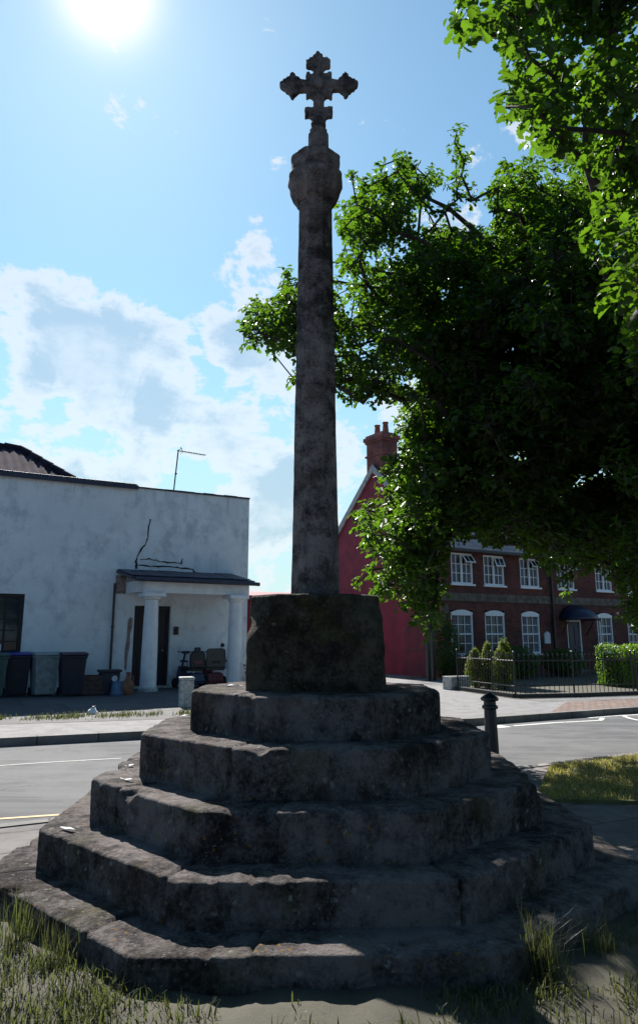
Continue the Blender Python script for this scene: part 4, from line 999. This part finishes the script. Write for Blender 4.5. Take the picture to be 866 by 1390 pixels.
# dark red garden wall / outbuilding running left behind the gable
gw = empty('red_outbuilding', (PX, PY, 0), A2, 'low dark red outbuilding glimpsed behind the cross, left of the gable', 'outbuilding')
MB().box(-5.6, -.05, HD+.3, HD+3.3, -.05, 3.05).build('wall', M_redwall, gw)
MB().prism([(HD+.2, 3.05), (HD+3.4, 3.05), (HD+3.4, 3.15), (HD+1.8, 3.42), (HD+.2, 3.15)], -5.7, -.05, axis='x').build('roof', M_redwall, gw)
MB().box(-4.3, -3.7, HD+1.4, HD+2.0, 3.1, 4.0).build('chimney', M_redwall, gw)

# iron gate and its post between cross and house
gt = empty('iron_gate', (PX, PY, 0), A2, 'tall black wrought iron gate with an arched top in front of the red gable', 'gate')
GX0, GX1, GY = -2.55, -1.62, -.95
mb = MB()
for k in range(11):
    x = GX0+.03+(GX1-GX0-.06)*k/10; h = 1.62+.33*(1-((k/10)-1)**2) if True else 1.8
    mb.tube([(x, GY, .08), (x, GY, h)], .010, 5)
mb.build('bar', M_blackiron, gt); gt.children[0]['label'] = 'row of slim vertical bars'
MB().box(GX0, GX1, GY-.015, GY+.015, .10, .14).box(GX0, GX1, GY-.015, GY+.015, 1.0, 1.03).build('rail', M_blackiron, gt)
MB().tube([(GX0+.03+(GX1-GX0-.06)*k/10, GY, 1.62+.33*(1-((k/10)-1)**2)) for k in range(11)], .018, 6).build('arched_rail', M_blackiron, gt)
MB().box(GX1+.03, GX1+.16, GY-.06, GY+.06, 0, 2.08).build('post', M_blackiron, gt, bevel=.01)
MB().box(GX1+.26, GX1+.38, GY-.06, GY+.06, 0, 2.02).build('side_post', M_blackiron, gt, bevel=.01)

# ------------------------------------------------------------ railings, shrubs and hedge of the front garden
FL = [onz(622, 937), onz(700, 948), onz(780, 946.5), onz(866, 943.5), onz(1000, 940)]
fe = empty('railings', (FL[0].x, FL[0].y, 0), 0, 'low black iron railings with pointed tops along the front garden', 'railings')
tot = 0; O0 = FL[0]
mbp = MB(); mbr = MB(); posts = []
for a, c in zip(FL, FL[1:]):
    d = (c-a); L_ = d.length; n = int(L_/.125); u = d/L_
    for k in range(n):
        q = a+u*(k*L_/n)-O0
        if k % 14 == 0: posts.append(q.copy())
        mbp.tube([(q.x, q.y, .09), (q.x, q.y, .98)], .009, 5); mbp.lathe([(.009, .98), (.022, 1.01), (.001, 1.07)], 6, q.x, q.y)
    a_ = a-O0; c_ = c-O0
    for z in (.28, .88): mbr.tube([(a_.x, a_.y, z), (c_.x, c_.y, z)], .016, 6)
pk = mbp.build('pickets', M_blackiron, fe); mbr.build('rail', M_blackiron, fe)
for q in posts:
    MB().lathe([(.022, .0), (.022, 1.04), (.03, 1.06), (.026, 1.10), (.001, 1.12)], 10, q.x, q.y).build('post', M_blackiron, fe)
mb = MB()
for a, c in zip(FL, FL[1:]):
    a_, c_ = a-O0, c-O0; u = (c_-a_).normalized(); nn = Vector((-u.y, u.x, 0))*.09
    mb.prism([((a_-nn).x, (a_-nn).y), ((c_-nn).x, (c_-nn).y), ((c_+nn).x, (c_+nn).y), ((a_+nn).x, (a_+nn).y)], 0.0, .10, axis='z')
mb.build('stone_footing', M_kerbdark, fe)

def shrub(name, px, py, dims, n, size, m, lab, cat, group=None, kind='oval', cone=False, base=None, y_extra=0):
    p = onz(px, py) if base is None else Vector(base)
    t = empty(name, p, 0, lab, cat, group); w_, h_ = dims
    q = RS.normal(0, 1, (n, 3)); q /= np.linalg.norm(q, axis=1)[:, None]
    rad = RS.uniform(.55, 1.0, (n, 1))**.6
    # uneven clumps
    lump = np.array([1+.28*mn.noise(Vector((float(v[0])*2.4+px, float(v[1])*2.4, float(v[2])*2.4))) for v in q])[:, None]
    P_ = q*rad*lump
    if cone:
        hh = (P_[:, 2:3]+1)/2; P_[:, :2] *= (1.25-.85*hh)
    P_ = P_*np.array([w_, w_, h_/2])+np.array([0, 0, h_/2])
    P_[:, 2] = np.maximum(P_[:, 2], .03)
    nr = q+RS.normal(0, .6, q.shape)+[0, 0, .4]
    leaves('foliage', P_, nr, RS.uniform(.7, 1.3, n)*size, kind, m, t)
    mb = MB()
    for k in range(5):
        a = k*1.3; mb.tube([(0, 0, 0), (w_*.3*math.cos(a), w_*.3*math.sin(a), h_*.4), (w_*.5*math.cos(a), w_*.5*math.sin(a), h_*.75)], [.035, .02, .01], 6)
    mb.build('stem', M_bark, t)
    return t
shrub('conifer_shrub', 646, 934, (.34, 1.15), 5200, .055, M_conifer, 'golden-green conical shrub nearest the gate, left of its pair', 'shrub', 'conical shrubs behind the railings', 'thin', True)
shrub('conifer_shrub', 664, 935, (.30, 1.35), 5200, .055, M_conifer, 'taller golden-green conical shrub in the middle of the three', 'shrub', 'conical shrubs behind the railings', 'thin', True)
shrub('conifer_shrub', 686, 937, (.36, 1.45), 5200, .055, M_conifer, 'golden-green conical shrub farthest right of the three by the railings', 'shrub', 'conical shrubs behind the railings', 'thin', True)
def inh(x, y, z=0.0): return Vector((PX, PY, 0))+Matrix.Rotation(A2, 3, 'Z') @ Vector((x, y, z))
shrub('rose_bush', 590, 925, (.55, 2.2), 3200, .08, M_shrub, 'tall climbing rose bush at the corner between gable and brick front', 'shrub', base=inh(-.55, -.7))
q = RS.normal(0, 1, (28, 3)); q = q/np.linalg.norm(q, axis=1)[:, None]*np.array([.5, .5, .7])+np.array([0, 0, 1.6])
rb_ = [o for o in bpy.data.objects if o.name.startswith('rose_bush')][0]
for v in q[:16]: leaves('rose', v[None]+RS.normal(0, .015, (7, 3)), RS.normal(0, 1, (7, 3)), RS.uniform(.06, .09, 7), 'oval', M_rose, rb_)
shrub('garden_shrub', 600, 930, (.7, 1.0), 3000, .075, M_shrub, 'low dark leafy shrub behind the stone trough', 'shrub', 'dark shrubs along the brick front', base=inh(.3, -1.5))
shrub('garden_shrub', 630, 930, (.8, 1.15), 3200, .075, M_shrub, 'dark rounded shrub below the two left ground floor windows', 'shrub', 'dark shrubs along the brick front', base=inh(2.0, -1.6))
shrub('garden_shrub', 700, 930, (.8, 1.0), 3200, .075, M_shrub, 'dark rounded shrub below the third ground floor window', 'shrub', 'dark shrubs along the brick front', base=inh(4.6, -1.5))
shrub('garden_shrub', 800, 930, (.9, 1.1), 3200, .075, M_shrub, 'dark rounded shrub right of the front door path', 'shrub', 'dark shrubs along the brick front', base=inh(8.9, -2.3))
shrub('garden_shrub', 840, 930, (.9, 1.0), 3200, .075, M_shrub, 'dark rounded shrub farthest right before the bright hedge', 'shrub', 'dark shrubs along the brick front', base=inh(10.6, -3.2))
hd = empty('hedge', onz(858, 931), R(33), 'bright sunlit green hedge behind the railings at the right edge', 'hedge')
q = RS.uniform(-1, 1, (15000, 3)); ax = RS.randint(0, 3, 15000); q[np.arange(15000), ax] = np.sign(q[np.arange(15000), ax])*RS.uniform(.82, 1, 15000)
lump = np.array([mn.noise(Vector((float(v[0])*5, float(v[1])*2, float(v[2])*2))) for v in q])
P_ = q*np.array([2.2, .5, .58])+np.array([1.2, 0, .60]); P_[:, 2] += lump*.10; P_[:, 1] += lump*.1
leaves('foliage', P_, q+RS.normal(0, .6, q.shape), RS.uniform(.05, .09, 15000), 'oval', M_hedge, hd)
MB().box(-.8, 3.2, -.32, .32, 0, .95).build('twig_core', M_bark, hd)
p = onz(620, 936); t = empty('stone_trough', p, R(33), 'small pale stone trough at the left end of the railings', 'trough')
MB().box(-.36, .36, -.18, -.12, .06, .36).box(-.36, .36, .12, .18, .06, .36).box(-.36, -.30, -.12, .12, .06, .36).box(.30, .36, -.12, .12, .06, .36).box(-.36, .36, -.18, .18, 0, .058).build('basin', M_conc, t, bevel=.01)
MB().box(-.298, .298, -.118, .118, .061, .30).build('soil', M_ground, t)

# ------------------------------------------------------------ the oak
TR = Vector((7.4, 10.6, 0))
oak = empty('oak_tree', TR, 0, 'large dark green oak whose leafy branches overhang the cross from the right', 'tree')
FAR = [(622, 172), (640, 178), (650, 205), (668, 210), (690, 197), (712, 212), (735, 190), (760, 170), (1010, 150), (1010, 830), (900, 890), (856, 880), (836, 800), (810, 768), (795, 800), (768, 812), (748, 800), (744, 778), (722, 758),
       (708, 752), (684, 742), (668, 762), (650, 738), (640, 722), (612, 712), (600, 745), (598, 790), (596, 860), (588, 905), (572, 900), (560, 836), (545, 832), (520, 822), (500, 812), (478, 790), (500, 760), (482, 730), (470, 700),
       (492, 678), (508, 660), (488, 640), (510, 612), (538, 600), (530, 575), (500, 568), (478, 560), (462, 548), (420, 520), (400, 552), (388, 530), (396, 500), (392, 480), (372, 492), (345, 480), (322, 468), (314, 445),
       (330, 420), (350, 396), (366, 402), (378, 380), (378, 352), (392, 350), (405, 380), (440, 400), (455, 360), (452, 300), (466, 268), (455, 235), (470, 220), (490, 238), (520, 212), (548, 196), (560, 215), (580, 210), (600, 232), (612, 200)]
NEAR = [(616, -20), (612, 20), (606, 45), (640, 68), (668, 60), (695, 92), (676, 122), (668, 155), (700, 172), (712, 192), (700, 222), (716, 262), (760, 215), (800, 250), (790, 300), (778, 330), (782, 372), (812, 402), (836, 420),
        (830, 455), (842, 480), (852, 540), (880, 560), (960, 560), (960, -120), (610, -120)]
HOLES = [(690, 185, 10), (655, 225, 20), (640, 262, 14), (620, 300, 10), (572, 300, 10), (548, 335, 9), (655, 292, 15), (590, 270, 8), (520, 560, 14), (505, 350, 7), (478, 420, 6), (500, 470, 7), (606, 395, 7), (700, 620, 6), (820, 640, 7), (780, 655, 6), (560, 520, 7), (610, 560, 6), (690, 470, 6),
         (818, 335, 13), (495, 588, 13), (482, 640, 16), (505, 640, 10), (480, 672, 12), (478, 745, 14)]
def distpoly(P, poly):
    d = np.full(len(P), 1e9)
    for i in range(len(poly)):
        a = np.array(poly[i], float); c = np.array(poly[(i+1) % len(poly)], float); ab = c-a
        t = np.clip(((P-a)@ab)/(ab@ab), 0, 1); d = np.minimum(d, np.hypot(*(P-a-t[:, None]*ab).T))
    return d
rs3 = np.random.RandomState(5)
def clumps(poly, n, dfun, rmax, rmin):
    P = np.array(poly, float); lo, hi = P.min(0), P.max(0); out = []
    tries = 0
    cand = rs3.uniform(lo, hi, (n*12, 2)); cand = cand[inpoly(cand, poly)]
    dd = distpoly(cand, poly)
    for (x, y), d in zip(cand, dd):
        Y = dfun(x, y); sc_ = 1000.0/Y
        hd_ = min([math.hypot(x-hx, y-hy)-hr for hx, hy, hr in HOLES]) if poly is not NEAR else 99
        r = min(rmax*rs3.uniform(.55, 1), max(0, min(d, hd_*1.2))/sc_*1.05)
        if r < rmin: continue
        q = atY(x, y, Y)
        close = any((q-o_[0]).length < .42*(r+o_[1]) for o_ in out)
        if close and rs3.rand() < .85: continue
        out.append((q, r))
        if len(out) >= n: break
    return out
def dfar(x, y):
    t = min(1, max(0, (x-480)/380)); return rs3.uniform(8.3, 10.4)+t*rs3.uniform(-1.6, 4.4)
def dnear(x, y): return rs3.uniform(4.4, 6.6)
CF = clumps(FAR, 900, dfar, .52, .07)
THICK = [(545, 590), (575, 470), (640, 400), (1010, 400), (1010, 815), (850, 800), (790, 770), (720, 752), (640, 738), (605, 735), (560, 730), (535, 690), (540, 640)]
CF += clumps(THICK, 560, lambda x, y: rs3.uniform(8.6, 13.0), .55, .11)
MID = [(458, 290), (470, 240), (560, 225), (660, 240), (740, 235), (1000, 200), (1000, 620), (560, 600), (470, 550), (462, 420)]
CF += clumps(MID, 420, lambda x, y: rs3.uniform(8.3, 12.0), .5, .12)
LOB = [(322, 446), (345, 410), (372, 400), (395, 360), (440, 400), (460, 545), (420, 520), (395, 540), (396, 480), (350, 476)]
CF += clumps(LOB, 26, lambda x, y: rs3.uniform(8.6, 9.8), .3, .09)
CORNER = [(525, 700), (560, 640), (640, 690), (616, 742), (606, 800), (598, 870), (580, 885), (558, 832), (525, 800)]
CF += clumps(CORNER, 60, lambda x, y: rs3.uniform(8.8, 10.6), .42, .10)
BACK = [(655, 560), (820, 560), (860, 620), (830, 700), (760, 720), (660, 690)]
CF += clumps(BACK, 45, lambda x, y: rs3.uniform(15.5, 18.5), .85, .4)
CN = clumps(NEAR, 170, dnear, .36, .07)
# the rest of the crown, above and to the right of what the photo shows
CO = []
while len(CO) < 150:
    q = Vector(rs3.normal(0, 1, 3)).normalized(); q = Vector((TR.x+.4, TR.y, 6.3))+Vector((q.x*5.2, q.y*5.6, q.z*3.6))*rs3.uniform(.55, 1)
    d = q-Vector((0, 0, EYE)); zc = d.y*math.cos(PITCH)+d.z*math.sin(PITCH)
    if zc > .5:
        px = CX+F*d.x/zc; py = CY-F*(d.z*math.cos(PITCH)-d.y*math.sin(PITCH))/zc
        if px < 905+60*0 and py > -40: continue
        if py <= -40 and px < 640: continue
    if q.z < 2.4: continue
    # keep the light on the verge and road: drop clumps that would shade them
    g_ = q-sdir*(q.z/sdir.z)
    if 1.6 < g_.x < 5.2 and 6.8 < g_.y < 12.5 and rs3.rand() < .85: continue
    CO.append((q, rs3.uniform(.5, .85)))
for k in range(110):      # unseen boughs added over and behind the camera's right shoulder to block skylight
    q = Vector((rs3.uniform(.8, 8), rs3.uniform(-5, 6), rs3.uniform(4.2, 9)))
    d = q-Vector((0, 0, EYE)); zc = d.y*math.cos(PITCH)+d.z*math.sin(PITCH)
    if zc > .3:
        px = CX+F*d.x/zc; py = CY-F*(d.z*math.cos(PITCH)-d.y*math.sin(PITCH))/zc
        if px < 1000 and py > -150: continue
    CO.append((q, rs3.uniform(.55, .9)))
CF += [(atY(x, y, 9.0), .12) for x, y in ((620, 178), (617, 192), (624, 206), (630, 222), (626, 238), (634, 254), (640, 272))]
def twigs(cl, per, rs_, k=6):
    P = []; Nn = []; Sx = []; TW = []
    for c, r in cl:
        n = max(3, int(per*r*r)); u = rs_.normal(0, 1, (n, 3)); u /= np.linalg.norm(u, axis=1)[:, None]
        rad = r*rs_.uniform(.35, 1.08, (n, 1)); tip = np.array(c)+u*rad*np.array([1, 1, .8])
        TW.append((np.array(c), tip))
        for j in range(k):
            off = rs_.normal(0, 1, (n, 3)); off /= np.linalg.norm(off, axis=1)[:, None]
            P.append(tip+off*.045); Nn.append(off*.6+u*.35+np.array([0, 0, .75])+rs_.normal(0, .35, (n, 3))); Sx.append(rs_.uniform(.052, .118, n))
    return np.concatenate(P), np.concatenate(Nn), np.concatenate(Sx), TW
Pf, Nf, Sf, T1 = twigs(CF, 200, rs3, 6)
Pn, Nn_, Sn, T2 = twigs(CN, 200, rs3, 5)
Po, No, So, T3 = twigs(CO, 40, rs3, 6)
loc = np.array(TR); Sn = Sn*1.15
leaves('crown', Pf-loc, Nf, Sf, 'oak_far', M_leaf, oak, rs3)
leaves('near_foliage', Pn-loc, Nn_, Sn, 'oak', M_leaf, oak, rs3)
leaves('outer_crown', Po-loc, No, So*1.5, 'oak_far', M_leaf, oak, rs3)
print('clumps', len(CF), len(CN), 'leaves', len(Pf), len(Pn), len(Po))
# twigs
A_ = np.concatenate([np.repeat(c[None], len(t), 0) for c, t in T1+T2+T3]); B_ = np.concatenate([t for c, t in T1+T2+T3])
sel = rs3.rand(len(A_)) < .45; A_, B_ = A_[sel]-loc, B_[sel]-loc
d = B_-A_; d /= np.linalg.norm(d, axis=1)[:, None]+1e-9; u = np.cross(d, [0.1, .2, 1]); u /= np.linalg.norm(u, axis=1)[:, None]; v = np.cross(d, u)
V = []
for e, rr in ((A_, .008), (B_, .003)):
    for a in (0, 2.094, 4.188): V.append(e+(u*math.cos(a)+v*math.sin(a))*rr)
V = np.stack(V, 1); base = (np.arange(len(A_))*6)[:, None]
L = np.concatenate([base+np.array(q) for q in ([0, 1, 4, 3], [1, 2, 5, 4], [2, 0, 3, 5])], 1).ravel()
arr_mesh('twigs', V.reshape(-1, 3), L, np.full(3*len(A_), 4), M_bark, oak)
# trunk and limbs
mb = MB(); N = 20; rows_ = []
for j in range(26):
    z = 3.3*j/25; r0 = .42+.22*math.exp(-z/.35)-.03*z
    for i in range(N):
        th = 2*math.pi*i/N; r = r0*(1+.07*math.sin(3*th+z)+.05*math.sin(5*th-1))+.03*fbm((math.cos(th)*2, math.sin(th)*2, z*1.5), 2); rows_.append((r*math.cos(th)-.05*z, r*math.sin(th), z))
mb.add(rows_, [(j*N+i, j*N+(i+1) % N, (j+1)*N+(i+1) % N, (j+1)*N+i) for j in range(25) for i in range(N)])
mb.build('trunk', M_bark, oak, smooth=True)
# limbs grow outwards: every clump hangs on the nearest piece of wood that is closer to the fork
fork = TR+Vector((-.16, 0, 3.2)); pts = [fork]; par = [-1]; plen = [0.0]
order = sorted([Vector(c) for c, r in CF+CN+CO], key=lambda q: (q-fork).length)
PA = np.array([list(fork)])
for q in order:
    dv = PA-np.array(q); dd = np.sqrt((dv**2).sum(1)); k = int(np.argmin(dd+.14*np.array(plen)))
    # insert bent intermediate nodes on long stretches
    a = pts[k]; L_ = (q-a).length; n = max(1, int(L_/.55)); prev = k; side = Vector(rs3.normal(0, 1, 3))*.07*L_+Vector((0, 0, .06*L_))
    for j in range(1, n+1):
        t = j/n; p = a.lerp(q, t)+side*math.sin(math.pi*t)+(Vector(rs3.normal(0, 1, 3))*.025*L_ if j < n else Vector())
        pts.append(p); par.append(prev); plen.append(plen[prev]+(p-pts[prev]).length); PA = np.vstack([PA, np.array(p)]); prev = len(pts)-1
cnt = [1]*len(pts); kids = [[] for _ in pts]
for i in range(len(pts)-1, 0, -1): cnt[par[i]] += cnt[i]; kids[par[i]].append(i)
rad = [min(.30, .0042*math.sqrt(n)*1.55+.003) for n in cnt]
def grow(mb, i):
    """follow the thickest child from node i, then start its side shoots"""
    chain = [par[i], i]
    while kids[chain[-1]]:
        ks = sorted(kids[chain[-1]], key=lambda k: -cnt[k]); chain.append(ks[0])
    rr = [rad[i]]+[rad[k] for k in chain[1:]]
    mb.tube([pts[k]-TR for k in chain], rr, 9 if rad[i] > .04 else 5)
    out = []
    for k in chain[1:-1]:
        ks = sorted(kids[k], key=lambda q: -cnt[q]); out += ks[1:]
    return out
for root in sorted(kids[0], key=lambda k: -cnt[k]):
    mbl = MB(); stack = [root]
    while stack: stack += grow(mbl, stack.pop())
    mbl.build('limb', M_bark, oak, smooth=True)
